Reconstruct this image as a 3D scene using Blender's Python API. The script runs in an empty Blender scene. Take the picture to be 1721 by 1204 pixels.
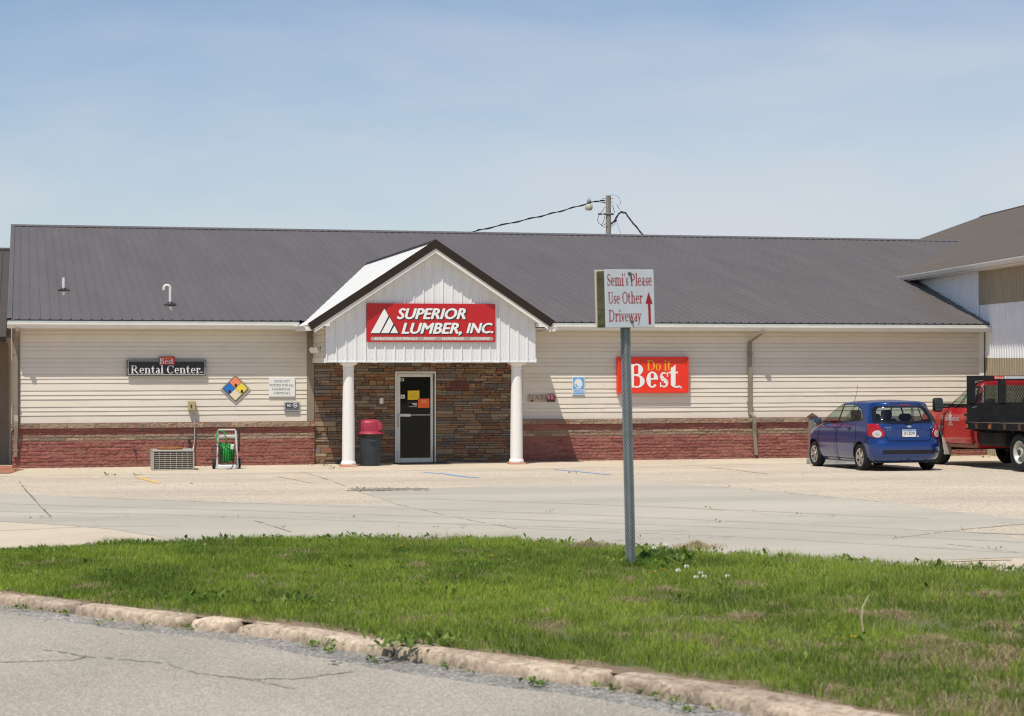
import bpy, math, random
import numpy as np
from math import sin, cos, pi, radians, sqrt

random.seed(7)
rng = np.random.default_rng(11)
scene = bpy.context.scene
COL = scene.collection

# ------------------------------------------------------------------ camera
# world: x along the shop front (right), y away from the street, z up; front wall at y = 0
YAW = radians(14.2)
SA, CA = sin(YAW), cos(YAW)
CAM = (0.212, -45.564, 2.52)
FPX, PCX, PCY = 3250.0, 860.5, 602.0
cam_data = bpy.data.cameras.new("camera")
cam_data.sensor_width = 36.0
cam_data.lens = 36.0 * FPX / 1721.0
cam_data.clip_end = 3000
cam_data.clip_start = 0.5
cam_data.dof.use_dof = True
cam_data.dof.focus_distance = 44.0
cam_data.dof.aperture_fstop = 4.5
cam = bpy.data.objects.new("camera", cam_data)
COL.objects.link(cam)
cam.location = CAM
cam.rotation_euler = (radians(90), 0, -YAW)
scene.camera = cam

# ------------------------------------------------------------------ sky and sun
SUN_D = (0.74, 1.0, -2.3)            # direction the light travels
sl = sqrt(sum(c * c for c in SUN_D))
SUN_EL = math.asin(2.3 / sl)
SUN_AZ = math.atan2(-SUN_D[0], -SUN_D[1])     # clockwise from +y
world = bpy.data.worlds.new("World")
scene.world = world
world.use_nodes = True
nt = world.node_tree
for n in list(nt.nodes): nt.nodes.remove(n)
out = nt.nodes.new("ShaderNodeOutputWorld")
bg = nt.nodes.new("ShaderNodeBackground")
sky = nt.nodes.new("ShaderNodeTexSky")
sky.sky_type = 'NISHITA'
sky.sun_disc = False
sky.sun_elevation = SUN_EL
sky.sun_rotation = SUN_AZ
sky.altitude = 250
sky.air_density = 1.0
sky.dust_density = 0.6
sky.ozone_density = 2.2
tc = nt.nodes.new("ShaderNodeTexCoord")
mp = nt.nodes.new("ShaderNodeMapping")
mp.inputs['Scale'].default_value = (1.6, 1.6, 7.0)
mp.inputs['Rotation'].default_value = (0.0, 0.28, 0.0)
nz = nt.nodes.new("ShaderNodeTexNoise")
nz.inputs['Scale'].default_value = 2.3
nz.inputs['Detail'].default_value = 7
nz.inputs['Roughness'].default_value = 0.52
nz.inputs['Distortion'].default_value = 0.5
def wmath(op, a, b=None, c=None):
    n = nt.nodes.new("ShaderNodeMath"); n.operation = op
    for i, q in enumerate((a, b, c)):
        if q is None: continue
        if isinstance(q, (int, float)): n.inputs[i].default_value = q
        else: nt.links.new(q, n.inputs[i])
    return n.outputs[0]
L = nt.links.new
L(tc.outputs['Generated'], mp.inputs['Vector'])
L(mp.outputs['Vector'], nz.inputs['Vector'])
sep = nt.nodes.new("ShaderNodeSeparateXYZ"); L(tc.outputs['Generated'], sep.inputs[0])
# thin cirrus: denser to the right and towards the horizon, gone overhead
side = wmath('ADD', wmath('MULTIPLY', sep.outputs['X'], CA), wmath('MULTIPLY', sep.outputs['Y'], -SA))
elev = wmath('MAXIMUM', sep.outputs['Z'], 0.0)
haze = wmath('POWER', 2.718, wmath('MULTIPLY', elev, -7.5))
cl = wmath('MULTIPLY_ADD', wmath('SUBTRACT', nz.outputs['Fac'], 0.5), 1.6, wmath('MULTIPLY_ADD', side, 0.66, 0.26))
cl = wmath('ADD', cl, wmath('MULTIPLY', haze, 0.62))
thin = wmath('SUBTRACT', 1.0, wmath('MINIMUM', wmath('MULTIPLY', elev, 1.6), 0.85))
fac = wmath('MULTIPLY', wmath('MAXIMUM', wmath('MINIMUM', cl, 0.93), 0.06), thin)
mxw = nt.nodes.new("ShaderNodeMixRGB")
mxw.inputs[2].default_value = (8.1, 8.4, 9.05, 1)
L(fac, mxw.inputs[0])
tint = nt.nodes.new("ShaderNodeMixRGB"); tint.blend_type = 'MULTIPLY'; tint.inputs[0].default_value = 1; tint.inputs[2].default_value = (1.22, 1.26, 1.33, 1)
L(sky.outputs['Color'], tint.inputs[1])
L(tint.outputs['Color'], mxw.inputs[1])
L(mxw.outputs['Color'], bg.inputs['Color'])
bg.inputs['Strength'].default_value = 0.082
L(bg.outputs['Background'], out.inputs['Surface'])

sd = bpy.data.lights.new("sun", 'SUN')
sd.energy = 4.2
sd.angle = radians(0.53)
sd.color = (1.0, 0.94, 0.83)
sun = bpy.data.objects.new("sun", sd)
COL.objects.link(sun)
from mathutils import Vector
sun.rotation_euler = Vector(SUN_D).to_track_quat('-Z', 'Y').to_euler()
sun.location = (0, -10, 30)

scene.cycles.filter_width = 1.15
scene.view_settings.view_transform = 'Standard'
scene.view_settings.look = 'None'
scene.view_settings.exposure = 0.0
scene.view_settings.gamma = 1.0
scene.view_settings.use_curve_mapping = False

# ------------------------------------------------------------------ where a spot of the photograph lies in the place
SLOPE = 0.017                        # the lot climbs gently towards the street
def gz(y): return SLOPE * max(0.0, -y)
def ray(px, py):
    dx = (px - PCX) / FPX; dz = -(py - PCY) / FPX
    return (dx * CA + SA, -dx * SA + CA, dz)
def W(px, py, t=0.0):                # on the plane y = -t
    d = ray(px, py); k = (-t - CAM[1]) / d[1]
    return (CAM[0] + k * d[0], CAM[2] + k * d[2])
def G(px, py, off=0.0):              # on the sloping ground
    d = ray(px, py)
    k = (-SLOPE * CAM[1] + off - CAM[2]) / (d[2] + SLOPE * d[1])
    return (CAM[0] + k * d[0], CAM[1] + k * d[1])
def D(px, py, Z):                    # at a distance Z
    d = ray(px, py)
    return (CAM[0] + Z * d[0], CAM[1] + Z * d[1], CAM[2] + Z * d[2])

# ------------------------------------------------------------------ materials
MATS = {}
def mat(name, col, rough=0.6, metal=0.0, var=0.0, vscale=6.0, bump=0.0, bscale=40.0, spec=0.5,
        coat=0.0, attr=False, col2=None, stretch=None, detail=5.0, trans=0.0, alpha=1.0, bdist=0.01, coat_rough=0.05):
    if name in MATS: return MATS[name]
    m = bpy.data.materials.new(name); m.use_nodes = True
    t = m.node_tree; b = t.nodes['Principled BSDF']
    b.inputs['Base Color'].default_value = (*col, 1)
    b.inputs['Roughness'].default_value = rough
    b.inputs['Metallic'].default_value = metal
    b.inputs['Specular IOR Level'].default_value = spec
    b.inputs['Coat Weight'].default_value = coat
    b.inputs['Coat Roughness'].default_value = coat_rough
    b.inputs['Transmission Weight'].default_value = trans
    b.inputs['Alpha'].default_value = alpha
    tcn = t.nodes.new("ShaderNodeTexCoord")
    vec = tcn.outputs['Object']
    if stretch:
        mpn = t.nodes.new("ShaderNodeMapping"); mpn.inputs['Scale'].default_value = stretch
        t.links.new(vec, mpn.inputs['Vector']); vec = mpn.outputs['Vector']
    src = None
    if attr:
        a = t.nodes.new("ShaderNodeVertexColor"); a.layer_name = "Col"; src = a.outputs['Color']
    if var or col2:
        n = t.nodes.new("ShaderNodeTexNoise"); n.inputs['Scale'].default_value = vscale
        n.inputs['Detail'].default_value = detail; n.inputs['Roughness'].default_value = 0.62
        t.links.new(vec, n.inputs['Vector'])
        r = t.nodes.new("ShaderNodeValToRGB")
        r.color_ramp.elements[0].position = 0.32; r.color_ramp.elements[1].position = 0.68
        if col2:
            r.color_ramp.elements[0].color = (*col, 1); r.color_ramp.elements[1].color = (*col2, 1)
        else:
            lo, hi = 1 - var, 1 + var
            r.color_ramp.elements[0].color = (lo, lo, lo, 1); r.color_ramp.elements[1].color = (hi, hi, hi, 1)
        t.links.new(n.outputs['Fac'], r.inputs['Fac'])
        if col2 and not attr: src = r.outputs['Color']
        else:
            mx = t.nodes.new("ShaderNodeMixRGB"); mx.blend_type = 'MULTIPLY'; mx.inputs[0].default_value = 1
            if attr: t.links.new(src, mx.inputs[1])
            else: mx.inputs[1].default_value = (*col, 1)
            t.links.new(r.outputs['Color'], mx.inputs[2]); src = mx.outputs['Color']
    if src is not None: t.links.new(src, b.inputs['Base Color'])
    if bump:
        n2 = t.nodes.new("ShaderNodeTexNoise"); n2.inputs['Scale'].default_value = bscale; n2.inputs['Detail'].default_value = 6
        t.links.new(vec, n2.inputs['Vector'])
        bp = t.nodes.new("ShaderNodeBump"); bp.inputs['Strength'].default_value = bump; bp.inputs['Distance'].default_value = bdist
        t.links.new(n2.outputs['Fac'], bp.inputs['Height']); t.links.new(bp.outputs['Normal'], b.inputs['Normal'])
    MATS[name] = m
    return m

def aggregate(name, dark, mid, light, scale, bumpd=0.006, patch=0.12, pscale=0.35, pstretch=(1, 1, 1), rough=0.9, spots=0.5, attr=False):
    """pebbly ground: fine grains between three tones, broad wear patches"""
    m = bpy.data.materials.new(name); m.use_nodes = True
    t = m.node_tree; b = t.nodes['Principled BSDF']; b.inputs['Roughness'].default_value = rough
    b.inputs['Specular IOR Level'].default_value = 0.25
    tcn = t.nodes.new("ShaderNodeTexCoord")
    n = t.nodes.new("ShaderNodeTexNoise"); n.inputs['Scale'].default_value = scale; n.inputs['Detail'].default_value = 3; n.inputs['Roughness'].default_value = 0.7
    v = t.nodes.new("ShaderNodeTexVoronoi"); v.inputs['Scale'].default_value = scale * 1.3
    t.links.new(tcn.outputs['Object'], n.inputs['Vector']); t.links.new(tcn.outputs['Object'], v.inputs['Vector'])
    bw = t.nodes.new("ShaderNodeRGBToBW"); t.links.new(v.outputs['Color'], bw.inputs[0])
    mm = t.nodes.new("ShaderNodeMath"); mm.operation = 'MULTIPLY_ADD'; mm.inputs[1].default_value = spots
    t.links.new(bw.outputs[0], mm.inputs[0])
    mm2 = t.nodes.new("ShaderNodeMath"); mm2.operation = 'MULTIPLY'; mm2.inputs[1].default_value = 1 - spots
    t.links.new(n.outputs['Fac'], mm2.inputs[0]); t.links.new(mm2.outputs[0], mm.inputs[2])
    r = t.nodes.new("ShaderNodeValToRGB")
    r.color_ramp.elements[0].position = 0.25; r.color_ramp.elements[0].color = (*dark, 1)
    r.color_ramp.elements[1].position = 0.75; r.color_ramp.elements[1].color = (*light, 1)
    e = r.color_ramp.elements.new(0.5); e.color = (*mid, 1)
    t.links.new(mm.outputs[0], r.inputs['Fac'])
    mp2 = t.nodes.new("ShaderNodeMapping"); mp2.inputs['Scale'].default_value = pstretch
    t.links.new(tcn.outputs['Object'], mp2.inputs['Vector'])
    n2 = t.nodes.new("ShaderNodeTexNoise"); n2.inputs['Scale'].default_value = pscale; n2.inputs['Detail'].default_value = 6; n2.inputs['Roughness'].default_value = 0.6
    t.links.new(mp2.outputs['Vector'], n2.inputs['Vector'])
    r2 = t.nodes.new("ShaderNodeValToRGB")
    r2.color_ramp.elements[0].position = 0.3; r2.color_ramp.elements[0].color = (1 - patch, 1 - patch, 1 - patch, 1)
    r2.color_ramp.elements[1].position = 0.7; r2.color_ramp.elements[1].color = (1 + patch, 1 + patch, 1 + patch, 1)
    t.links.new(n2.outputs['Fac'], r2.inputs['Fac'])
    mx = t.nodes.new("ShaderNodeMixRGB"); mx.blend_type = 'MULTIPLY'; mx.inputs[0].default_value = 1
    t.links.new(r.outputs['Color'], mx.inputs[1]); t.links.new(r2.outputs['Color'], mx.inputs[2])
    last = mx.outputs['Color']
    if attr:
        va = t.nodes.new("ShaderNodeVertexColor"); va.layer_name = "Col"
        m3 = t.nodes.new("ShaderNodeMixRGB"); m3.blend_type = 'MULTIPLY'; m3.inputs[0].default_value = 1
        t.links.new(last, m3.inputs[1]); t.links.new(va.outputs['Color'], m3.inputs[2]); last = m3.outputs['Color']
    t.links.new(last, b.inputs['Base Color'])
    bp = t.nodes.new("ShaderNodeBump"); bp.inputs['Strength'].default_value = 0.7; bp.inputs['Distance'].default_value = bumpd
    t.links.new(mm.outputs[0], bp.inputs['Height']); t.links.new(bp.outputs['Normal'], b.inputs['Normal'])
    MATS[name] = m
    return m

def glass(name, tint, clear, rough=0.03):
    """window pane: partly see-through, partly mirror"""
    m = bpy.data.materials.new(name); m.use_nodes = True
    t = m.node_tree; t.nodes.remove(t.nodes['Principled BSDF']); o = t.nodes['Material Output']
    tr = t.nodes.new("ShaderNodeBsdfTransparent"); tr.inputs['Color'].default_value = (*[c * clear for c in tint], 1)
    gl = t.nodes.new("ShaderNodeBsdfGlossy"); gl.inputs['Roughness'].default_value = rough; gl.inputs['Color'].default_value = (0.9, 0.95, 1, 1)
    lw = t.nodes.new("ShaderNodeLayerWeight"); lw.inputs['Blend'].default_value = 0.5
    pw = t.nodes.new("ShaderNodeMath"); pw.operation = 'POWER'; pw.inputs[1].default_value = 4; t.links.new(lw.outputs['Facing'], pw.inputs[0])
    fr = t.nodes.new("ShaderNodeMath"); fr.operation = 'MULTIPLY_ADD'; fr.inputs[1].default_value = .6; fr.inputs[2].default_value = .045; t.links.new(pw.outputs[0], fr.inputs[0])
    mx = t.nodes.new("ShaderNodeMixShader")
    t.links.new(fr.outputs[0], mx.inputs[0]); t.links.new(tr.outputs[0], mx.inputs[1]); t.links.new(gl.outputs[0], mx.inputs[2])
    t.links.new(mx.outputs[0], o.inputs['Surface'])
    MATS[name] = m
    return m

# ------------------------------------------------------------------ mesh helpers
class MB:
    def __init__(s): s.v = []; s.f = []; s.mi = []; s.c = []; s.cur = 0; s.col = None
    def add(s, vs, fs):
        b = len(s.v); s.v.extend(vs)
        for f in fs: s.f.append([i + b for i in f]); s.mi.append(s.cur); s.c.append(s.col)
        return s
    def quad(s, a, b, c, d): return s.add([a, b, c, d], [(0, 1, 2, 3)])
    def poly(s, pts): return s.add(list(pts), [tuple(range(len(pts)))])
    def box(s, x0, x1, y0, y1, z0, z1):
        if x0 > x1: x0, x1 = x1, x0
        if y0 > y1: y0, y1 = y1, y0
        if z0 > z1: z0, z1 = z1, z0
        return s.add([(x0, y0, z0), (x1, y0, z0), (x1, y1, z0), (x0, y1, z0), (x0, y0, z1), (x1, y0, z1), (x1, y1, z1), (x0, y1, z1)],
                     [(0, 3, 2, 1), (4, 5, 6, 7), (0, 1, 5, 4), (1, 2, 6, 5), (2, 3, 7, 6), (3, 0, 4, 7)])
    def rbox(s, x0, x1, y0, y1, z0, z1, r=0.01):
        """box with chamfered edges"""
        xs = (x0, x0 + r, x1 - r, x1); ys = (y0, y0 + r, y1 - r, y1); zs = (z0, z0 + r, z1 - r, z1)
        V = {}; vs = []; fs = []
        def g(i, j, k):
            key = (i, j, k)
            if key not in V: V[key] = len(vs); vs.append((xs[i], ys[j], zs[k]))
            return V[key]
        for a in (0, 3):
            w = 1 if a == 3 else -1
            q = [(1, 1), (2, 1), (2, 2), (1, 2)][::w]
            fs.append([g(a, j, k) for j, k in q]); fs.append([g(j, a, k) for j, k in q[::-1]]); fs.append([g(j, k, a) for j, k in q])
        for a in (0, 3):
            for b in (0, 3):
                A = 1 if a == 0 else 2; B = 1 if b == 0 else 2
                f = [g(1, a, B), g(2, a, B), g(2, A, b), g(1, A, b)]; fs.append(f if (a == 0) != (b == 0) else f[::-1])
                f = [g(a, 1, B), g(a, 2, B), g(A, 2, b), g(A, 1, b)]; fs.append(f[::-1] if (a == 0) != (b == 0) else f)
                f = [g(a, B, 1), g(a, B, 2), g(A, b, 2), g(A, b, 1)]; fs.append(f if (a == 0) != (b == 0) else f[::-1])
                for c in (0, 3):
                    C = 1 if c == 0 else 2
                    fs.append([g(a, B, C), g(A, b, C), g(A, B, c)])
        return s.add(vs, fs)
    def prism(s, pts, axis, a, b):
        """polygon in the two other axes, extruded along axis from a to b"""
        n = len(pts)
        def mk(p, h):
            if axis == 'x': return (h, p[0], p[1])
            if axis == 'y': return (p[0], h, p[1])
            return (p[0], p[1], h)
        vs = [mk(p, a) for p in pts] + [mk(p, b) for p in pts]
        fs = [tuple(range(n))[::-1], tuple(range(n, 2 * n))]
        for i in range(n): fs.append((i, (i + 1) % n, n + (i + 1) % n, n + i))
        return s.add(vs, fs)
    def cyl(s, p0, p1, r, n=12, r2=None, caps=True):
        r2 = r if r2 is None else r2
        p0 = Vector(p0); p1 = Vector(p1); d = (p1 - p0).normalized()
        a = d.orthogonal().normalized(); b = d.cross(a)
        vs = []
        for p, rr in ((p0, r), (p1, r2)):
            for i in range(n):
                q = p + a * (rr * cos(2 * pi * i / n)) + b * (rr * sin(2 * pi * i / n)); vs.append(tuple(q))
        fs = [(i, (i + 1) % n, n + (i + 1) % n, n + i) for i in range(n)]
        if caps: fs += [tuple(range(n))[::-1], tuple(range(n, 2 * n))]
        return s.add(vs, fs)
    def tube(s, path, r, n=8, flat=None):
        P = [Vector(p) for p in path]; vs = []; prev = None
        for i, p in enumerate(P):
            d = (P[min(i + 1, len(P) - 1)] - P[max(i - 1, 0)]).normalized()
            if prev is None: a = d.orthogonal().normalized()
            else:
                a = (prev - d * prev.dot(d))
                a = a.normalized() if a.length > 1e-6 else d.orthogonal().normalized()
            prev = a; b = d.cross(a)
            rr = r[i] if isinstance(r, (list, tuple)) else r
            for k in range(n):
                vs.append(tuple(p + a * (rr * cos(2 * pi * k / n)) + b * (rr * sin(2 * pi * k / n))))
        fs = []
        for i in range(len(P) - 1):
            for k in range(n):
                fs.append((i * n + k, i * n + (k + 1) % n, (i + 1) * n + (k + 1) % n, (i + 1) * n + k))
        fs += [tuple(range(n))[::-1], tuple(range((len(P) - 1) * n, len(P) * n))]
        return s.add(vs, fs)
    def recttube(s, path, wx, wy):
        """downspout: rectangular section wx (along x) by wy, the path in a plane x = const or nearly"""
        vs = []
        for (x, y, z), i in zip(path, range(len(path))):
            vs += [(x - wx / 2, y - wy / 2, z), (x + wx / 2, y - wy / 2, z), (x + wx / 2, y + wy / 2, z), (x - wx / 2, y + wy / 2, z)]
        fs = []
        for i in range(len(path) - 1):
            for k in range(4): fs.append((i * 4 + k, (i + 1) * 4 + k, (i + 1) * 4 + (k + 1) % 4, i * 4 + (k + 1) % 4))
        fs += [(0, 1, 2, 3), tuple(range(4 * len(path) - 4, 4 * len(path)))[::-1]]
        return s.add(vs, fs)
    def lathe(s, prof, n=32, c=(0, 0), mod=None, caps=True):
        vs = []
        for r, z in prof:
            for k in range(n):
                rr = r * (mod(k, z) if mod else 1)
                vs.append((c[0] + rr * cos(2 * pi * k / n), c[1] + rr * sin(2 * pi * k / n), z))
        fs = []
        for i in range(len(prof) - 1):
            for k in range(n): fs.append((i * n + k, i * n + (k + 1) % n, (i + 1) * n + (k + 1) % n, (i + 1) * n + k))
        if caps: fs += [tuple(range(n))[::-1], tuple(range((len(prof) - 1) * n, len(prof) * n))]
        return s.add(vs, fs)
    def perforated(s, fn, nu, nv, r, stagger=False, seg=8):
        """plate of nu x nv cells, a round hole of radius r (of half a cell) in each; fn(u, v) places it"""
        for i in range(nu):
            for j in range(nv):
                cx, cy = (i + .5) / nu, (j + .5) / nv
                outer = []; inner = []
                for k in range(seg):
                    a = 2 * pi * (k + .5) / seg
                    c_, s_ = cos(a), sin(a); q = max(abs(c_), abs(s_))
                    outer.append(fn(cx + .5 / nu * c_ / q, cy + .5 / nv * s_ / q))
                    inner.append(fn(cx + .5 / nu * c_ * r, cy + .5 / nv * s_ * r))
                s.add(outer + inner, [(k, (k + 1) % seg, seg + (k + 1) % seg, seg + k) for k in range(seg)])
        return s
    def xf(s, M):
        s.v = [tuple(M @ Vector(p)) for p in s.v]; return s
    def build(s, name, material, parent=None, smooth=False, angle=None):
        me = bpy.data.meshes.new(name)
        me.from_pydata([tuple(p) for p in s.v], [], s.f)
        for m in (material if isinstance(material, (list, tuple)) else [material]): me.materials.append(m)
        if any(s.mi): me.polygons.foreach_set("material_index", s.mi)
        if any(c is not None for c in s.c):
            ca = me.color_attributes.new("Col", 'FLOAT_COLOR', 'CORNER')
            buf = np.ones((len(me.loops), 4), dtype=np.float32)
            k = 0
            for f, c in zip(s.f, s.c):
                buf[k:k + len(f), :3] = c if c is not None else (1, 1, 1); k += len(f)
            ca.data.foreach_set("color", buf.ravel())
        if smooth:
            me.polygons.foreach_set("use_smooth", [True] * len(me.polygons))
            if angle: me.set_sharp_from_angle(angle=radians(angle))
        me.validate(); me.update()
        o = bpy.data.objects.new(name, me); COL.objects.link(o)
        if parent is not None: o.parent = parent
        return o

def grid_mesh(name, P, material, parent=None, colors=None, smooth=True, closed=False, keep=None):
    """P: (n, m, 3) array -> quad sheet; keep: (n-1, m-1) mask"""
    n, m = P.shape[:2]
    idx = np.arange(n * m).reshape(n, m)
    if closed: idx = np.concatenate([idx, idx[:, :1]], axis=1)
    q = np.stack([idx[:-1, :-1], idx[:-1, 1:], idx[1:, 1:], idx[1:, :-1]], axis=-1)
    if keep is not None: q = q[keep]
    q = q.reshape(-1, 4)
    used, inv = np.unique(q, return_inverse=True)
    V = P.reshape(-1, 3)[used].astype(np.float32); q = inv.reshape(-1, 4).astype(np.int32)
    me = bpy.data.meshes.new(name)
    me.vertices.add(len(V)); me.vertices.foreach_set("co", V.ravel())
    me.loops.add(q.size); me.loops.foreach_set("vertex_index", q.ravel())
    me.polygons.add(len(q)); me.polygons.foreach_set("loop_start", np.arange(len(q), dtype=np.int32) * 4)
    me.polygons.foreach_set("loop_total", np.full(len(q), 4, dtype=np.int32))
    me.materials.append(material)
    if smooth: me.polygons.foreach_set("use_smooth", np.ones(len(q), dtype=bool))
    me.update(calc_edges=True)
    if colors is not None:
        ca = me.color_attributes.new("Col", 'FLOAT_COLOR', 'POINT')
        c = np.ones((len(V), 4), dtype=np.float32); c[:, :3] = colors.reshape(-1, 3)[used]
        ca.data.foreach_set("color", c.ravel())
    o = bpy.data.objects.new(name, me); COL.objects.link(o)
    if parent is not None: o.parent = parent
    return o

def vnoise(x, y, seed=0):
    """smooth value noise"""
    x = np.asarray(x, float); y = np.asarray(y, float)
    xi = np.floor(x).astype(np.int64); yi = np.floor(y).astype(np.int64); fx = x - xi; fy = y - yi
    def h(i, j):
        k = (i * 374761393 + j * 668265263 + seed * 1442695041) & 0xffffffff
        k = ((k ^ (k >> 13)) * 1274126177) & 0xffffffff
        return ((k ^ (k >> 16)) & 0xffff) / 65535.0
    sx = fx * fx * (3 - 2 * fx); sy = fy * fy * (3 - 2 * fy)
    return (h(xi, yi) * (1 - sx) + h(xi + 1, yi) * sx) * (1 - sy) + (h(xi, yi + 1) * (1 - sx) + h(xi + 1, yi + 1) * sx) * sy
def fbm(x, y, seed=0, o=4):
    a = 0.5; t = 0; n = 0
    for i in range(o):
        t = t + a * vnoise(x * 2 ** i, y * 2 ** i, seed + i * 17); n += a; a *= 0.5
    return t / n

def tag(o, label=None, cat=None, group=None, kind=None):
    if label: o['label'] = label
    if cat: o['category'] = cat
    if group: o['group'] = group
    if kind: o['kind'] = kind
    return o
def thing(name, label, cat, loc=(0, 0, 0), rz=0.0, group=None):
    o = bpy.data.objects.new(name, None); COL.objects.link(o)
    o.empty_display_size = 0.2
    o.location = loc; o.rotation_euler = (0, 0, rz)
    return tag(o, label, cat, group)

# ------------------------------------------------------------------ lettering
def text_polys(txt, bold=0.0, shear=0.0, spacing=1.0):
    cu = bpy.data.curves.new("lettering", 'FONT'); cu.body = txt; cu.size = 1; cu.offset = bold; cu.shear = shear
    cu.space_character = spacing; cu.resolution_u = 3
    ob = bpy.data.objects.new("lettering", cu); COL.objects.link(ob)
    dg = bpy.context.evaluated_depsgraph_get()
    me = bpy.data.meshes.new_from_object(ob.evaluated_get(dg))
    v = [(p.co.x, p.co.y) for p in me.vertices]; f = [list(p.vertices) for p in me.polygons]
    bpy.data.objects.remove(ob); bpy.data.curves.remove(cu); bpy.data.meshes.remove(me)
    return v, f
def put_text(mb, place, txt, x0, x1, y0, y1, bold=0.0, shear=0.0, spacing=1.0):
    """fit the words into the box; place(x, y) -> point"""
    v, f = text_polys(txt, 0.0, shear, spacing)
    ax = min(p[0] for p in v); bx = max(p[0] for p in v); ay = min(p[1] for p in v); by = max(p[1] for p in v)
    sx, sy = (x1 - x0) / (bx - ax), (y1 - y0) / (by - ay)
    o, a, b = [Vector(place(*q)) for q in ((x0, y0), (x1, y0), (x0, y1))]
    nn = (a - o).cross(b - o).normalized()
    sh = [(0, 0)] if bold < .012 else [(-bold, 0), (bold, 0), (0, bold * .6), (0, -bold * .6), (0, 0)]
    for k, (dx, dy) in enumerate(sh):
        mb.add([tuple(Vector(place(x0 + (p[0] - ax + dx) * sx, y0 + (p[1] - ay + dy) * sy)) + nn * .0002 * k) for p in v], f)

def serif_glyph(ch, w, h, sl=0.09):
    """strokes of a roman letter: (advance, list of polygons)"""
    P = []
    XH = 0.68
    def rect(x0, x1, y0, y1): P.append([(x0, y0), (x1, y0), (x1, y1), (x0, y1)])
    def stem(x, y0, y1, ww=w, st='b', sb='b'):
        rect(x - ww / 2, x + ww / 2, y0, y1)
        for k, y in ((st, y1 - h), (sb, y0)):
            if k == 'b': rect(x - ww / 2 - sl, x + ww / 2 + sl, y, y + h)
            if k == 'l': rect(x - ww / 2 - sl, x + ww / 2, y, y + h)
            if k == 'r': rect(x - ww / 2, x + ww / 2 + sl, y, y + h)
    def arc(cx, cy, rx, ry, a0, a1, wt=w, wh=h, n=20, pw=1.3):
        for i in range(n):
            q = []
            for s_ in (-1, 1):
                pr = []
                for j in (i, i + 1):
                    a = radians(a0 + (a1 - a0) * j / n)
                    th = wh + (wt - wh) * abs(cos(a)) ** pw
                    pr.append((cx + (rx - th / 2 + s_ * th / 2) * cos(a), cy + (ry - wh / 2 + s_ * (wh / 2 if pw else th / 2)) * sin(a)))
                q.append(pr)
            P.append([q[0][0], q[1][0], q[1][1], q[0][1]])
    def diag(x0, y0, x1, y1, ww): P.append([(x0 - ww / 2, y0), (x0 + ww / 2, y0), (x1 + ww / 2, y1), (x1 - ww / 2, y1)])
    def dot(cx, cy, r): P.append([(cx + r * cos(2 * pi * k / 12), cy + r * sin(2 * pi * k / 12)) for k in range(12)])
    def swash(cx, cy, r):  # S spine
        pass
    def ess(x, y, W_, H_):
        # S from an offset path with a heavy middle
        pts = []
        for k in range(33):
            t_ = k / 32
            if t_ < .5: a = radians(35 + (270 - 35) * t_ * 2); c = (x + W_ / 2, y + H_ * .74); rx, ry = W_ * .46, H_ * .25
            else: a = radians(90 - (90 + 145) * (t_ - .5) * 2); c = (x + W_ / 2, y + H_ * .25); rx, ry = W_ * .5, H_ * .25
            pts.append((c[0] + (rx - w * .25) * cos(a), c[1] + (ry - h * .5) * sin(a)))
        for k in range(32):
            t0, t1 = k / 32, (k + 1) / 32
            def th(t): return h * .8 + (w * .9 - h * .8) * math.exp(-((t - .5) / .22) ** 2)
            (x0, y0), (x1, y1) = pts[k], pts[k + 1]
            dx, dy = x1 - x0, y1 - y0; l = sqrt(dx * dx + dy * dy) + 1e-9; nx, ny = -dy / l, dx / l
            a, b = th(t0) / 2, th(t1) / 2
            P.append([(x0 + nx * a, y0 + ny * a), (x0 - nx * a, y0 - ny * a), (x1 - nx * b, y1 - ny * b), (x1 + nx * b, y1 + ny * b)])
        rect(x + W_ * .86, x + W_ * .86 + h * .8, y + H_ * .68, y + H_ * .98)
        rect(x + W_ * .03, x + W_ * .03 + h * .8, y + H_ * .02, y + H_ * .33)
    x = sl + w / 2
    if ch == ' ': return 0.32, P
    if ch == 'B':
        stem(x, 0, 1, st='l', sb='l'); rect(x, x + .2, 1 - h, 1); rect(x, x + .22, .5, .5 + h); rect(x, x + .22, 0, h)
        arc(x + .2, .75 + h / 4, .25 + w / 2, .25 + h / 4, -90, 90); arc(x + .22, .27, .31 + w / 2, .27 + h / 4, -90, 90); return x + .6 + w / 2, P
    if ch == 'D': stem(x, 0, 1, st='l', sb='l'); rect(x, x + .2, 1 - h, 1); rect(x, x + .2, 0, h); arc(x + .2, .5, .45 + w / 2, .5, -90, 90); return x + .74 + w / 2, P
    if ch in 'PR':
        stem(x, 0, 1, st='l', sb='b'); rect(x, x + .2, 1 - h, 1); rect(x, x + .2, .46, .46 + h)
        arc(x + .2, .73, .27 + w / 2, .27, -90, 90)
        if ch == 'P': return x + .54 + w / 2, P
        diag(x + .56 + w / 2, 0, x + .24, .48, w); rect(x + .5 + w / 2, x + .72 + w / 2, 0, h); return x + .76 + w / 2, P
    if ch == 'C':
        arc(.5, .5, .46, .51, 40, 320); rect(.8, .8 + h, .66, .97); return .96, P
    if ch == 'S': ess(.05, 0, .52, 1.0); return .64, P
    if ch == 's': ess(.04, 0, .42, XH); return .5, P
    if ch == 'O': arc(.48, .5, .46, .52, 0, 360, n=36); return .98, P
    if ch == 'U': stem(x, .3, 1, sb=''); stem(x + .52, .3, 1, ww=h * 1.2, sb=''); arc(x + .26, .32, .26 + w / 2, .33, 180, 360, wt=w * .8); return x + .72, P
    if ch == 'N': stem(x, 0, 1, ww=h * 1.2); stem(x + .56, 0, 1, ww=h * 1.2, sb=''); diag(x + .56, 0, x, 1, w); return x + .72, P
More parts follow.
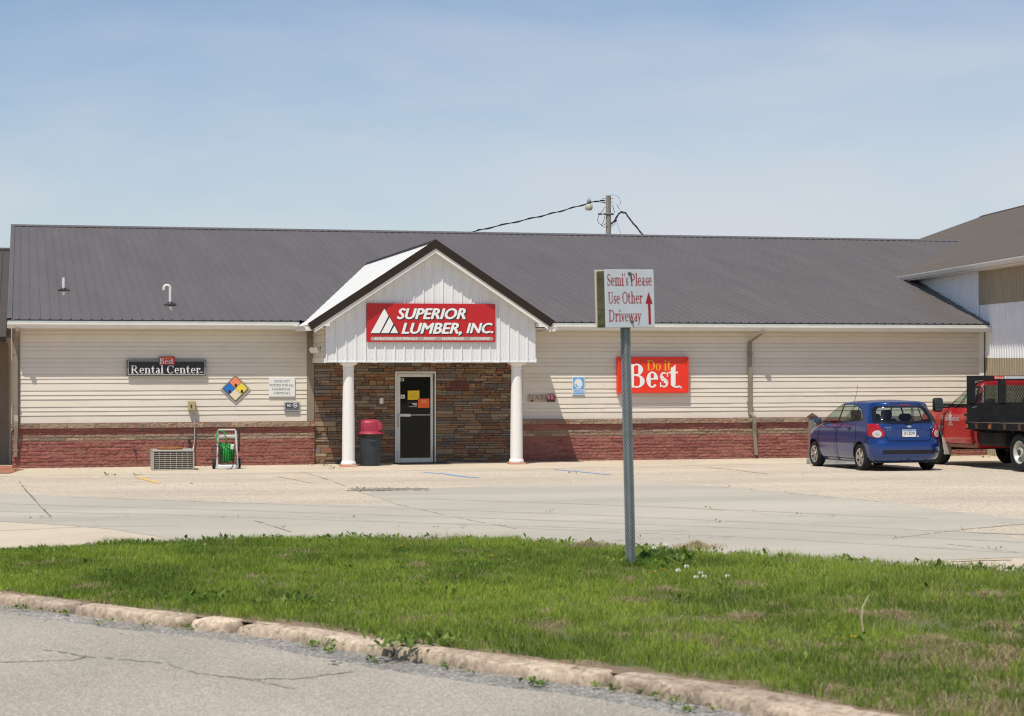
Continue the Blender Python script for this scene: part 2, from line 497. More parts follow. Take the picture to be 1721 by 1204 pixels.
    if ch == 'A': diag(.08, 0, .38, 1, h * 1.2); diag(.68, 0, .38, 1, w); rect(.2, .56, .32, .32 + h); rect(0, .2, 0, h); rect(.54, .8, 0, h); return .8, P
    if ch == 'T': stem(.34, 0, 1, st=''); rect(.02, .66, 1 - h, 1); rect(.02, .02 + h, .8, 1); rect(.66 - h, .66, .8, 1); return .7, P
    if ch == 'I': stem(x, 0, 1); return x * 2 + .02, P
    if ch == 'V': diag(.36, 0, .1, 1, w); diag(.36, 0, .62, 1, h * 1.2); rect(0, .24, 1 - h, 1); rect(.52, .74, 1 - h, 1); return .74, P
    if ch == 'E':
        stem(x, 0, 1, st='l', sb='l'); rect(x, x + .44, 1 - h, 1); rect(x, x + .34, .48, .48 + h); rect(x, x + .48, 0, h)
        rect(x + .44 - h, x + .44, .8, 1); rect(x + .48 - h, x + .48, 0, .2); return x + .54, P
    if ch == 'e':
        arc(.31, XH / 2, .29, XH / 2 + .01, 0, 318, wt=w * .95); rect(.08, .58, XH / 2, XH / 2 + h * .9); return .64, P
    if ch == 'a':
        stem(.40, .0, XH * .72, st='', sb='r'); arc(.26, XH * .7, .22, XH * .32, 0, 150, wt=w * .8); arc(.24, XH * .28, .22, XH * .3, 60, 330, wt=w * .9); return .6, P
    if ch == 'o': arc(.31, XH / 2, .3, XH / 2 + .01, 0, 360, n=28); return .64, P
    if ch in 'nh':
        stem(x, 0, XH if ch == 'n' else 1.04, st='l'); arc(x + .2, XH * .66, .21 + w / 2, XH * .35, 0, 130, wt=w); stem(x + .41, 0, XH * .68, st=''); return x + .58 + w / 4, P
    if ch == 'm':
        stem(x, 0, XH, st='l')
        for k in (0, 1): arc(x + .18 + .37 * k, XH * .66, .19 + w / 2, XH * .35, 0, 130, wt=w); stem(x + .37 + .37 * k, 0, XH * .68, st='')
        return x + .9 + w / 4, P
    if ch == 'r': stem(x, 0, XH, st='l'); arc(x + .17, XH * .66, .2, XH * .34, 35, 140, wt=w); dot(x + .28, XH * .86, w * .55); return x + .42, P
    if ch == 't':
        stem(x, .12, .86, st='', sb=''); P.append([(x - w / 2, .8), (x + w / 2, .8), (x + w / 2, 1.0)]); rect(x - w / 2 - .1, x + .24, XH - h, XH); arc(x + .17, .17, .17 + w / 2, .18, 180, 320, wt=w); return x + .36, P
    if ch == 'l': stem(x, 0, 1.04, st='l'); return 2 * x + .02, P
    if ch == 'i': stem(x, 0, XH, st='l'); dot(x, .92, w * .6); return 2 * x + .02, P
    if ch == 'v': diag(.27, 0, .09, XH, w); diag(.27, 0, .46, XH, h * 1.2); rect(0, .2, XH - h, XH); rect(.38, .55, XH - h, XH); return .56, P
    if ch == 'y': diag(.27, 0, .09, XH, w); diag(.13, -.3, .46, XH, h * 1.2); dot(.12, -.26, w * .5); rect(0, .2, XH - h, XH); rect(.38, .55, XH - h, XH); return .56, P
    if ch == 'w':
        for k in (0, .34): diag(.24 + k, 0, .08 + k, XH, w * .9); diag(.24 + k, 0, .42 + k, XH, h * 1.2); rect(k, .18 + k, XH - h, XH)
        rect(.68, .86, XH - h, XH); return .88, P
    if ch == "'": P.append([(.06, 1.05), (.06 + w * .8, 1.05), (.06 + w * .55, .76), (.06 + w * .3, .76)]); return .16 + w * .6, P
    if ch == '1': stem(.22, 0, 1, st=''); diag(.02, .78, .16, 1 - h, h * 1.4); return .44, P
    if ch == '8': arc(.3, .75, .24, .26, 0, 360, n=28); arc(.3, .26, .3, .27, 0, 360, n=28); return .64, P
    if ch == '0': arc(.3, .5, .3, .51, 0, 360, n=36); return .64, P
    return .4, P
def put_serif(mb, place, txt, x0, x1, y0, y1, w=0.2, h=0.075, gap=0.04, cap=1.0):
    """y0..y1 is baseline to capital height"""
    X = 0; Q = []
    for ch in txt:
        a, P = serif_glyph(ch, w, h)
        for p in P: Q.append([(X + q[0], q[1]) for q in p])
        X += a + gap
    X -= gap
    for k, p in enumerate(Q):
        pts = [place(x0 + q[0] / X * (x1 - x0), y0 + q[1] / cap * (y1 - y0), 0.0002 * (k % 7)) for q in p]
        mb.poly(pts)
def flat(y):
    """a sign face looking to -y"""
    return lambda a, b, d=0.0: (a, y - d, b)

# ================================================================== the ground
def zl(x, y, off=0.0): return SLOPE * max(0.0, -y) + off
def sheet(name, pts, off, material, label=None, sub=None):
    """flat sheet lying on the sloping lot, outline in (x, y)"""
    mb = MB(); mb.poly([(x, y, zl(x, y, off)) for x, y in pts])
    o = mb.build(name, material)
    return tag(o, label, kind='structure')

m_soil = mat('soil', (0.10, 0.105, 0.035), 0.95, var=0.35, vscale=2.5, bump=0.5, bscale=30, col2=(0.17, 0.13, 0.075))
m_agg = aggregate('exposed_aggregate', (0.29, 0.24, 0.18), (0.55, 0.465, 0.355), (0.80, 0.70, 0.565), 34, 0.010, 0.14, 0.30, (0.5, 1.4, 1), spots=0.35)
m_conc = aggregate('smooth_concrete', (0.42, 0.385, 0.315), (0.47, 0.43, 0.355), (0.52, 0.48, 0.395), 60, 0.002, 0.15, 0.22, (0.35, 1.8, 1), 0.85, spots=0.3)
m_tan = aggregate('tan_concrete', (0.50, 0.42, 0.315), (0.58, 0.49, 0.37), (0.65, 0.565, 0.44), 55, 0.003, 0.10, 0.5, spots=0.3)
m_asph = aggregate('worn_asphalt', (0.25, 0.223, 0.182), (0.375, 0.335, 0.275), (0.64, 0.585, 0.495), 75, 0.010, 0.12, 0.5, (1, 1, 1), 0.9, spots=0.45)
m_asph2 = aggregate('dark_asphalt', (0.15, 0.14, 0.125), (0.25, 0.235, 0.21), (0.52, 0.49, 0.45), 40, 0.012, 0.2, 0.9, spots=0.5)
m_crack = mat('crack_filler', (0.315, 0.283, 0.235), 0.95, var=0.4, vscale=9)
m_joint = mat('joint_dirt', (0.24, 0.21, 0.155), 0.95, var=0.5, vscale=5)

# terrain far beyond: one sheet to the horizon, a little under the built surfaces
xs = np.concatenate([[-900, -300, -120], np.linspace(-60, 90, 31), [150, 400, 1200]])
ys = np.concatenate([[-700, -250, -90], np.linspace(-60, 0, 25), [20, 60, 200, 700, 1800]])
GX, GY = np.meshgrid(xs, ys, indexing='ij')
GZ = SLOPE * np.clip(-GY, 0, 60) - np.where(GY < -18, 0.32, 0.03)
tag(grid_mesh('ground', np.stack([GX, GY, GZ], -1), m_soil, smooth=False), kind='structure')

# lot, street
lot_y0 = -40.0
mb = MB()
mb.poly([(x, y, zl(0, y)) for x, y in [(-60, 0), (-60, -24.4), (-6, -24.4), (6, -24.4), (9, -28.6), (11.2, -30.5), (30, -50), (90, -50), (90, 0)][::-1]])
tag(mb.build('parking_lot', m_agg), kind='structure')
mb = MB(); mb.poly([(90, 0, -.002), (90, 60, -.002), (-60, 60, -.002), (-60, 0, -.002)])
tag(mb.build('yard', m_agg), kind='structure')

# smooth concrete lane poured across the lot, its outline read off the slab edges
lane = [(-60, 833), (0, 829), (100, 834), (300, 842.5), (430, 845.5), (560, 848.5), (652, 849.5), (668, 848.5), (640, 838), (608, 829.5), (640, 826), (722, 821.5),
        (860, 815.5), (1000, 813), (1130, 813), (1200, 818), (1340, 829), (1500, 846), (1610, 861), (1721, 873), (1900, 893)]
low = [(1900, 960), (1721, 903), (1660, 898), (1600, 893), (1640, 888), (1721, 881.5)]
lane_px = lane[:-1] + [(1721, 881.5), (1640, 888), (1596, 893), (1660, 898), (1721, 906), (1790, 915), (1760, 935), (1590, 942), (1480, 950), (1100, 935), (860, 925), (600, 922), (330, 925), (275, 904), (190, 890), (100, 882.5), (0, 877), (-60, 874)]
mb = MB()
lp = [G(px, py) for px, py in lane_px]
mb.poly([(x, y, zl(x, y, 0.003)) for x, y in lp][::-1])
tag(mb.build('concrete_lane', m_conc), kind='structure')
mb = MB()
lp = [G(px, py) for px, py in [(-60, 874.5), (0, 877.5), (100, 883), (190, 890.5), (275, 904.5), (330, 926), (100, 940), (-60, 950)]]
mb.poly([(x, y, zl(x, y, 0.004)) for x, y in lp][::-1])
tag(mb.build('tan_concrete_slab', m_tan), kind='structure')
# apron of smoother tan concrete along the shop front
mb = MB()
mb.poly([(x, y, zl(x, y, 0.0025)) for x, y in [(-0.4, 0), (-0.4, -4.2), (4, -4.5), (11, -4.25), (17, -3.6), (30, -3.4), (30, 0)]])
tag(mb.build('concrete_apron', m_tan), kind='structure')
mb = MB()
mb.poly([(x, y, zl(x, y, 0.012)) for x, y in [(-8, 1.0), (-8, -2.9), (-0.05, -2.9), (0.2, -0.9), (0.0, 0.3), (0, 1.0)]])
tag(mb.build('red_landing', mat('red_concrete', (0.36, 0.15, 0.09), 0.85, var=0.2, vscale=3)), kind='structure')

def strip_px(mb, pts, wd, off, jit=0.0, gap=0.0):
    """narrow ribbon on the lot through photograph points, wd wide on the ground"""
    P = []
    for (a, b) in zip(pts[:-1], pts[1:]):
        n = max(2, int(math.hypot(b[0] - a[0], b[1] - a[1]) / 6))
        for i in range(n): P.append((a[0] + (b[0] - a[0]) * i / n, a[1] + (b[1] - a[1]) * i / n))
    P.append(pts[-1])
    Q = [G(*p) for p in P]
    R = []
    for i, q in enumerate(Q):
        a = Q[max(0, i - 1)]; b = Q[min(len(Q) - 1, i + 1)]
        dx, dy = b[0] - a[0], b[1] - a[1]; l = math.hypot(dx, dy) + 1e-9
        w_ = wd / 2 * (1 + jit * (random.random() * 2 - 1)); ox = (random.random() - .5) * jit * wd
        R.append(((q[0] - dy / l * (w_ - ox), q[1] + dx / l * (w_ - ox)), (q[0] + dy / l * (w_ + ox), q[1] - dx / l * (w_ + ox))))
    for i in range(len(R) - 1):
        if gap and random.random() < gap: continue
        a, b = R[i], R[i + 1]
        mb.add([(a[1][0], a[1][1], zl(*a[1], off)), (b[1][0], b[1][1], zl(*b[1], off)), (b[0][0], b[0][1], zl(*b[0], off)), (a[0][0], a[0][1], zl(*a[0], off))], [(0, 1, 2, 3)])
    return Q
mb = MB()
weed_spots = []
for pts, wd, g in [([(24, 797), (40, 820)], .03, .2), ([(40, 820), (58, 841), (85, 870)], .04, .05), ([(428, 876), (490, 895)], .035, .1), ([(505, 793), (540, 803), (608, 828)], .03, .1),
                   ([(664, 848), (720, 860), (790, 875), (870, 890)], .025, .35), ([(40, 872), (340, 871)], .02, .5), ([(345, 871.5), (600, 871)], .025, .3), ([(600, 887), (830, 889)], .02, .6),
                   ([(1130, 853), (1220, 859), (1300, 866), (1420, 871)], .025, .35), ([(1000, 913), (1060, 907.5), (1230, 904)], .03, .35), ([(1590, 915), (1660, 923), (1721, 931)], .03, .35),
                   ([(1200, 818), (1500, 846)], .03, .5), ([(860, 862), (1130, 861)], .02, .65), ([(1060, 878), (1400, 880)], .02, .6), ([(1500, 906), (1600, 893), (1721, 881)], .03, .3),
                   ([(180, 815), (500, 818)], .02, .4), ([(860, 796), (1350, 800)], .02, .5)]:
    Q = strip_px(mb, pts, wd * .6, 0.0056, 0.6, g)
    weed_spots.append((Q, g, wd))
tag(mb.build('pavement_joint', m_joint), kind='structure')
mb = MB()  # shadows of overhead wires, painted as darker ribbons across the lane
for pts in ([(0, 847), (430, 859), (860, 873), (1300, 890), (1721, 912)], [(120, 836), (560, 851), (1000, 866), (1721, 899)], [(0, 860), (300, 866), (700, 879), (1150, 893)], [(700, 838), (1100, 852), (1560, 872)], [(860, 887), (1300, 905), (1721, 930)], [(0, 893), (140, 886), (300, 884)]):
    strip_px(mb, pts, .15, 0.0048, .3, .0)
tag(mb.build('wire_shadow', mat('wire_shadow', (.435, .398, .325), .9, var=.12, vscale=2)), kind='structure')
mb = MB()
for k in range(26):                      # hollow where the old slab has spalled away, its shade coloured in
    a0, a1 = 2 * pi * k / 26, 2 * pi * (k + 1) / 26
c = G(655, 823)
ring = [(580, 825), (600, 823.2), (630, 821.7), (660, 821.3), (690, 821.2), (722, 821.6), (700, 823.5), (660, 825.2), (625, 826)]
mb.poly([(x, y, zl(x, y, 0.0052)) for x, y in [G(*p) for p in ring]][::-1])
tag(mb.build('pothole', aggregate('shaded_pothole_rubble', (0.05, 0.045, 0.035), (0.15, 0.13, 0.10), (0.34, 0.30, 0.24), 22, 0.02, 0.4, 1.2)), kind='structure')

m_blue = mat('blue_line_paint', (0.12, 0.30, 0.72), 0.8, col2=(0.28, 0.42, 0.70), vscale=5)
m_yel = mat('yellow_line_paint', (0.78, 0.47, 0.08), 0.8, col2=(0.62, 0.47, 0.24), vscale=5)
m_yel2 = mat('worn_yellow_paint', (0.60, 0.46, 0.26), 0.85, col2=(0.50, 0.43, 0.33), vscale=7)
def line(name, pts, wd, m, jit=0.1, gap=0.0):
    mb = MB(); strip_px(mb, pts, wd, 0.0062, jit, gap); return tag(mb.build(name, m), kind='structure')
line('blue_parking_line', [(712, 794.5), (745, 796.5), (775, 801), (803, 803.5)], .11, m_blue)
line('blue_parking_line', [(931, 789.5), (975, 793.5), (1026, 798.5)], .10, m_blue)
line('blue_parking_line', [(765, 793.6), (930, 790)], .03, mat('worn_blue_paint', (0.36, 0.42, 0.55), 0.85, col2=(0.48, 0.45, 0.42), vscale=7), .3, .15)
line('yellow_parking_line', [(233, 803), (250, 807.5), (266, 812.5)], .13, m_yel)
line('yellow_parking_line', [(468, 801.5), (497, 806), (523, 812)], .10, m_yel2)
line('yellow_parking_line', [(1190, 786), (1235, 790), (1290, 797)], .10, m_yel2, .3, .2)
line('yellow_parking_line', [(0, 805.5), (60, 804.5), (160, 803), (430, 801)], .05, m_yel2, .4, .2)
line('yellow_parking_line', [(1594, 945), (1640, 942), (1700, 941.5)], .12, m_yel2, .3, .1)

# ------------------------------------------------------------------ kerb, verge and street
def spline(pts, n):
    P = np.array(pts, float); d = np.concatenate([[0], np.cumsum(np.hypot(*np.diff(P, axis=0).T))])
    t = np.linspace(0, d[-1], n)
    S = np.stack([np.interp(t, d, P[:, 0]), np.interp(t, d, P[:, 1])], 1)
    k = np.ones(9) / 9
    pad = np.concatenate([S[:1] + (S[:1] - S[1:2]) * np.arange(4, 0, -1)[:, None], S, S[-1:] + (S[-1:] - S[-2:-1]) * np.arange(1, 5)[:, None]])
    return np.stack([np.convolve(pad[:, i], k, 'valid') for i in (0, 1)], 1)
foot_px = [(0, 1019), (100, 1032), (200, 1046), (320, 1060), (420, 1071), (500, 1081), (600, 1099), (700, 1115), (860, 1139), (1060, 1166), (1230, 1199)]
back_px = [(0, 997), (170, 1016), (300, 1031), (415, 1041), (560, 1062), (700, 1083), (860, 1104), (1060, 1131), (1260, 1155), (1485, 1199)]
STREET = -0.06
foot = [G(px, py, STREET) for px, py in foot_px]
back = [G(px, py, 0.02) for px, py in back_px]
def extend(P, a, b):
    P = list(P); d0 = np.array(P[0]) - np.array(P[1]); d0 = d0 / np.hypot(*d0); d1 = np.array(P[-1]) - np.array(P[-2]); d1 = d1 / np.hypot(*d1)
    return [tuple(np.array(P[0]) + d0 * a)] + P + [tuple(np.array(P[-1]) + d1 * b)]
foot = spline(extend(foot, 14, 9), 1500); back0 = spline(extend(back, 16, 14), 2400)
back = np.array([back0[np.argmin(np.hypot(*(back0 - q).T))] for q in foot])
wk = np.hypot(*(back - foot).T); kk = np.ones(41) / 41; wk = np.convolve(np.pad(wk, 20, 'edge'), kk, 'valid')
tg = np.gradient(foot, axis=0); tg /= np.hypot(*tg.T)[:, None]; nr_ = np.stack([-tg[:, 1], tg[:, 0]], 1)
if np.mean((np.array([.85, .53]) * nr_).sum(1)) < 0: nr_ = -nr_
wk = ((back - foot) * nr_).sum(1); wk = np.clip(np.convolve(np.pad(wk, 20, 'edge'), kk, 'valid'), .2, .6)
back = foot + nr_ * wk[:, None]
print('kerb width', wk[::100])
# resample the back line so that it runs beside the foot line
N = len(foot); seg_h = [random.uniform(-.012, .012) for _ in range(12)]
prof = [(0.0, -0.10), (0.02, 0.0), (0.10, 0.010), (0.30, 0.010), (0.55, 0.007), (0.80, 0.002), (0.865, -0.010), (0.91, -0.042), (0.96, -0.085), (1.0, -0.14)]
fr = np.array([p[0] for p in prof]); hz = np.array([p[1] for p in prof])
Pk = np.zeros((N, len(prof), 3)); Ck = np.ones((N, len(prof), 3))
sdist = np.concatenate([[0], np.cumsum(np.hypot(*np.diff(foot, axis=0).T))])
joints_px = [(170, 1016), (345, 1040), (415, 1045), (430, 1046), (706, 1085), (1065, 1132), (560, 1068)]
jt = []
for px, py in joints_px[:2] + joints_px[3:6]:
    q = G(px, py, 0.0); jt.append(int(np.argmin(np.hypot(back[:, 0] - q[0], back[:, 1] - q[1]))))
wear = fbm(sdist * 2.2, sdist * 0 + 3.3, 5); wear2 = fbm(sdist * 11, sdist * 0 + 1.3, 8, 5)
for i in range(N):
    a, b = back[i], foot[i]
    chip = max(0, wear[i] - 0.5) * 0.22 + (wear2[i] - .5) * 0.10
    j = min(abs(i - q) for q in jt) * (sdist[-1] / N)
    gap = 1 / (1 + math.exp(min(50.0, (j - .05) / .010)))
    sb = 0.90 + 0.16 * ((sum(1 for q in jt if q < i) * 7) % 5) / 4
    for k in range(len(prof)):
        edge = 1.0 if 3 <= k <= 7 else 0.25
        t_ = fr[k] - chip * edge * (0.9 if k < 9 else 0)
        if k >= 3: t_ -= .16 * gap
        x, y = a + (b - a) * t_
        nz_ = (fbm(np.array(sdist[i] * 11), np.array(k * 1.7), 3) - .5) * 0.012
        z = zl(x, y, hz[k] + 0.02 + nz_ * edge - gap * 0.08 * (1 if 0 < k < 8 else 0) - chip * 0.30 * edge)
        Pk[i, k] = (x, y, z)
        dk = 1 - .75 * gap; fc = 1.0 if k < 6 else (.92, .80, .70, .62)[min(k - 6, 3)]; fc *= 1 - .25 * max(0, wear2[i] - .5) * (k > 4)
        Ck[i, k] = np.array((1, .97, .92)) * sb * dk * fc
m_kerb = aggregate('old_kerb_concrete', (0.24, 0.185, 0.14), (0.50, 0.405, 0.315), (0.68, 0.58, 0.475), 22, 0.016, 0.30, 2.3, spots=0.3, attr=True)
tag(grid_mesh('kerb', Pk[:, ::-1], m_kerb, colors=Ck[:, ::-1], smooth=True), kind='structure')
# street: from the kerb foot to far behind the camera
mb = MB()
st = np.concatenate([foot[::6], foot[-1:]])
vs = []; 
for x, y in st: vs.append((x, y + 0.25, zl(x, y + 0.25, STREET)))
dirp = np.array([-0.85, -0.53])
for r_, off in ((10, 0), (40, 0)):
    for x, y in st:
        q = np.array([x, y]) + dirp * r_; vs.append((q[0], q[1], zl(*q, STREET)))
n = len(st); fs = []
for k in (0, 1):
    for i in range(n - 1): fs.append((k * n + i, (k + 1) * n + i, (k + 1) * n + i + 1, k * n + i + 1))
mb.add(vs, fs)
tag(mb.build('street', m_asph), kind='structure')
# dark broken edge of the asphalt beside the kerb
Pe = np.zeros((N, 3, 3))
for i in range(N):
    w_ = 0.22 + 0.3 * fbm(np.array(sdist[i] * 0.7), np.array(.5), 21) + 0.10 * (fbm(np.array(sdist[i] * 7), np.array(2.5), 22) - .5)
    b = foot[i]; dr = (foot[i] - back[i]); dr = dr / np.hypot(*dr)
    for k, o_ in ((0, -0.05), (1, w_ * 0.75), (2, w_ * .75 + .03)):
        q = b + dr * o_; Pe[i, k] = (q[0], q[1], zl(*q, STREET + (.004 if k < 2 else -.004)))
tag(grid_mesh('street_edge', Pe[:, ::-1], m_asph2, smooth=False), kind='structure')
def G2(px, py): return G(px, py, STREET)
mb = MB()
def crack(pts, wd):
    P = []
    for (a, b) in zip(pts[:-1], pts[1:]):
        for i in range(14): 
            t_ = i / 14; P.append((a[0] + (b[0] - a[0]) * t_ + random.uniform(-2, 2), a[1] + (b[1] - a[1]) * t_ + random.uniform(-1.2, 1.2)))
    Q = [G2(*p) for p in P]
    for i in range(len(Q) - 1):
        if random.random() < .18: continue
        (x0, y0), (x1, y1) = Q[i], Q[i + 1]; l = math.hypot(x1 - x0, y1 - y0) + 1e-9; nx, ny = -(y1 - y0) / l, (x1 - x0) / l
        w0 = wd * random.uniform(.3, 1.5)
        mb.add([(x0 - nx * w0, y0 - ny * w0, zl(x0, y0, STREET + .004)), (x1 - nx * w0, y1 - ny * w0, zl(x1, y1, STREET + .004)), (x1 + nx * w0, y1 + ny * w0, zl(x1, y1, STREET + .004)), (x0 + nx * w0, y0 + ny * w0, zl(x0, y0, STREET + .004))], [(0, 1, 2, 3)])
crack([(75, 1092), (150, 1104), (280, 1115)], .018); crack([(0, 1114), (120, 1110), (150, 1104)], .014)
crack([(330, 1132), (420, 1142), (500, 1141), (600, 1128)], .018); crack([(420, 1142), (500, 1160)], .008); crack([(280, 1115), (330, 1132)], .008)
tag(mb.build('street_crack', m_crack), kind='structure')

mdirt = mat('bare_dirt', (0.16, 0.11, 0.07), .95, col2=(.27, .20, .13), vscale=6, bump=.6, bscale=50)
Pd = np.zeros((N, 2, 3))
for i in range(N):
    dr = back[i] - foot[i]; dr = dr / np.hypot(*dr); w_ = -.06 + .40 * max(0, fbm(np.array(sdist[i] * 1.1), np.array(7.5), 91) - .40) / .3 + .10 * fbm(np.array(sdist[i] * 5), np.array(3.5), 92)
    for k, o_ in ((0, -.05), (1, w_)):
        q = back[i] + dr * (o_ if k else -.05); Pd[i, k] = (q[0], q[1], zl(*q, .012 + .026 * k))
tag(grid_mesh('bare_dirt', Pd, mdirt), kind='structure')

# verge: far edge to kerb back, with soft humps
far_px = [(0, 929), (150, 920), (300, 911), (450, 906), (600, 905), (860, 908), (1000, 916), (1130, 925), (1300, 934), (1500, 945), (1600, 951), (1721, 958)]
far = spline(extend([G(px, py, 0.03) for px, py in far_px], 9, 8), 900)
bk = back
def arclen_resample(P, n):
    d = np.concatenate([[0], np.cumsum(np.hypot(*np.diff(P, axis=0).T))]); t = np.linspace(0, d[-1], n)
    return np.stack([np.interp(t, d, P[:, 0]), np.interp(t, d, P[:, 1])], 1)
NU, NV = 160, 50
fa = arclen_resample(far, NU); ba = arclen_resample(bk[150:], NU)
def verge_pt(u, v):
    """u, v in 0..1 arrays -> x, y, z"""
    i = np.clip(u * (NU - 1), 0, NU - 1.001); k = i.astype(int); f = (i - k)[..., None]
    A = fa[k] * (1 - f) + fa[k + 1] * f; B = ba[k] * (1 - f) + ba[k + 1] * f
    P = A * (1 - v[..., None]) + B * v[..., None]
    x, y = P[..., 0], P[..., 1]
    hump = 0.05 * np.sin(np.clip(v, 0, 1) * pi) + 0.05 * (fbm(x * .8, y * .8, 4) - .5) * np.sin(np.clip(v, 0, 1) * pi)
    z = SLOPE * np.clip(-y, 0, None) + 0.015 + hump + 0.012 * v
    return x, y, z
uu, vv = np.meshgrid(np.linspace(0, 1, NU * 2), np.linspace(-0.01, 1.004, NV), indexing='ij')
X, Y, Z = verge_pt(uu, vv)
Pv = np.stack([X, Y, Z], -1)
Pv[:, 0, 2] -= 0.04; Pv[:, -1, 2] -= 0.05
m_turf = mat('turf_soil', (0.085, 0.105, 0.03), 0.95, col2=(0.17, 0.145, 0.07), vscale=3.5, bump=0.6, bscale=60)
tag(grid_mesh('verge', Pv[:, ::-1], m_turf), kind='structure')

def blade_mesh(name, x, y, z, h, wd, lean, col, material, seed=1):
    """many grass blades as one mesh: each a bent strip of two quads and a tip"""
    n = len(x); r = np.random.default_rng(seed)
    az = r.uniform(0, 2 * pi, n); fc = r.uniform(0, pi, n)
    dx, dy = np.cos(az) * lean * h, np.sin(az) * lean * h
    px, py = np.cos(fc) * wd / 2, np.sin(fc) * wd / 2
    V = np.zeros((n, 5, 3), np.float32)
    V[:, 0] = np.stack([x - px, y - py, z - 0.01], 1); V[:, 1] = np.stack([x + px, y + py, z - 0.01], 1)
    V[:, 2] = np.stack([x + dx * .35 + px * .8, y + dy * .35 + py * .8, z + h * .6], 1)
    V[:, 3] = np.stack([x + dx * .35 - px * .8, y + dy * .35 - py * .8, z + h * .6], 1)
    hz_ = h * np.sqrt(np.clip(1 - (lean * .6) ** 2, .15, 1))
    V[:, 4] = np.stack([x + dx, y + dy, z + hz_], 1)
    base = np.arange(n, dtype=np.int32)[:, None] * 5
    loops = (base + np.array([[0, 1, 2, 3, 3, 2, 4]], np.int32)).ravel()
    me = bpy.data.meshes.new(name)
    me.vertices.add(n * 5); me.vertices.foreach_set("co", V.ravel())
    me.loops.add(n * 7); me.loops.foreach_set("vertex_index", loops)
    ls = (np.arange(n, dtype=np.int32)[:, None] * 7 + np.array([[0, 4]], np.int32)).ravel()
    me.polygons.add(n * 2); me.polygons.foreach_set("loop_start", ls)
    me.polygons.foreach_set("loop_total", np.tile(np.array([4, 3], np.int32), n))
    me.materials.append(material); me.update(calc_edges=True)
    ca = me.color_attributes.new("Col", 'FLOAT_COLOR', 'POINT')
    C = np.ones((n, 5, 4), np.float32); C[:, :, :3] = col[:, None, :]
    ca.data.foreach_set("color", C.ravel())
    o = bpy.data.objects.new(name, me); COL.objects.link(o)
    return o
m_grass = bpy.data.materials.new('grass_blade'); m_grass.use_nodes = True
t = m_grass.node_tree; b = t.nodes['Principled BSDF']; b.inputs['Roughness'].default_value = 0.55; b.inputs['Specular IOR Level'].default_value = 0.35
a_ = t.nodes.new("ShaderNodeVertexColor"); a_.layer_name = "Col"
tl = t.nodes.new("ShaderNodeBsdfTranslucent"); ms = t.nodes.new("ShaderNodeMixShader"); ms.inputs[0].default_value = 0.45
t.links.new(a_.outputs['Color'], b.inputs['Base Color']); t.links.new(a_.outputs['Color'], tl.inputs['Color'])
t.links.new(b.outputs[0], ms.inputs[1]); t.links.new(tl.outputs[0], ms.inputs[2]); t.links.new(ms.outputs[0], t.nodes['Material Output'].inputs['Surface'])

def lerp3(a, b, t): return np.array(a)[None] * (1 - t[:, None]) + np.array(b)[None] * t[:, None]
NB = 330000
u = rng.uniform(0, 1, NB * 2); v = rng.uniform(0, 1.0, NB * 2) ** 0.93
x, y, z = verge_pt(u, v)
# keep what stands in or near the picture, bare spots thinner
dx, dy = x - CAM[0], y - CAM[1]
Zd = dx * SA + dy * CA; Xd = dx * CA - dy * SA
inview = np.abs(Xd / Zd) < 0.40
dryn = fbm(x * 1.3, y * 1.3, 31); dryf = fbm(x * 4.5, y * 4.5, 33)
right = np.clip((Xd + 0.5) / 4.0, 0, 1)
lowr = np.clip((v - .25) / .35, 0, 1)
dry = np.clip((dryn * .55 + dryf * .45 - 0.61 + 0.065 * right * lowr) * 9, 0, 1)
bare = np.clip((fbm(x * 2.1, y * 2.1, 41) - .66) * 8, 0, 1) + np.clip((v - .972) * 40, 0, 1) * np.clip((fbm(x * 2.2, y * 2.2, 43) - .42) * 8, 0, 1)
keep = inview & (rng.uniform(0, 1, NB * 2) > bare * .9)
sel = np.where(keep)[0][:NB]
x, y, z, v, dry, right, dryn, dryf = [q[sel] for q in (x, y, z, v, dry, right, dryn, dryf)]
n = len(x)
tone = np.clip((fbm(x * .9, y * .9, 51) - .5) * 1.7 + .55 + (fbm(x * 5, y * 5, 52) - .5) * 1.1 + rng.normal(0, .16, n), 0, 1)
col = lerp3((0.095, 0.180, 0.018), (0.345, 0.455, 0.055), tone)
yl = np.clip(rng.normal(.12 + .25 * right, .25, n), 0, 1)[:, None]
col = col * (1 - yl * .5) + np.array([[0.46, 0.50, 0.11]]) * yl * .5
isdry = rng.uniform(0, 1, n) < np.clip(dry * .85 + .035 + .06 * right, 0, .92)
col[isdry] = lerp3((0.34, 0.25, 0.13), (0.56, 0.45, 0.28), rng.uniform(0, 1, isdry.sum()))
tuft = fbm(x * 2.6, y * 2.6, 61)
h = (0.035 + 0.066 * np.clip(tuft - .25, 0, 1)) * rng.uniform(.55, 1.35, n)
tall = fbm(x * 1.6, y * 1.6, 71) > .62; h[tall] *= 1.35
h[isdry] *= .75
edge = np.clip(1 - v / .05, 0, 1); h *= 1 + .35 * edge
lean = rng.uniform(.15, .85, n); lean[isdry] = rng.uniform(.6, 1.5, isdry.sum())
tag(blade_mesh('grass', x, y, z, h, rng.uniform(.003, .0075, n), lean, col, m_grass), kind='stuff')

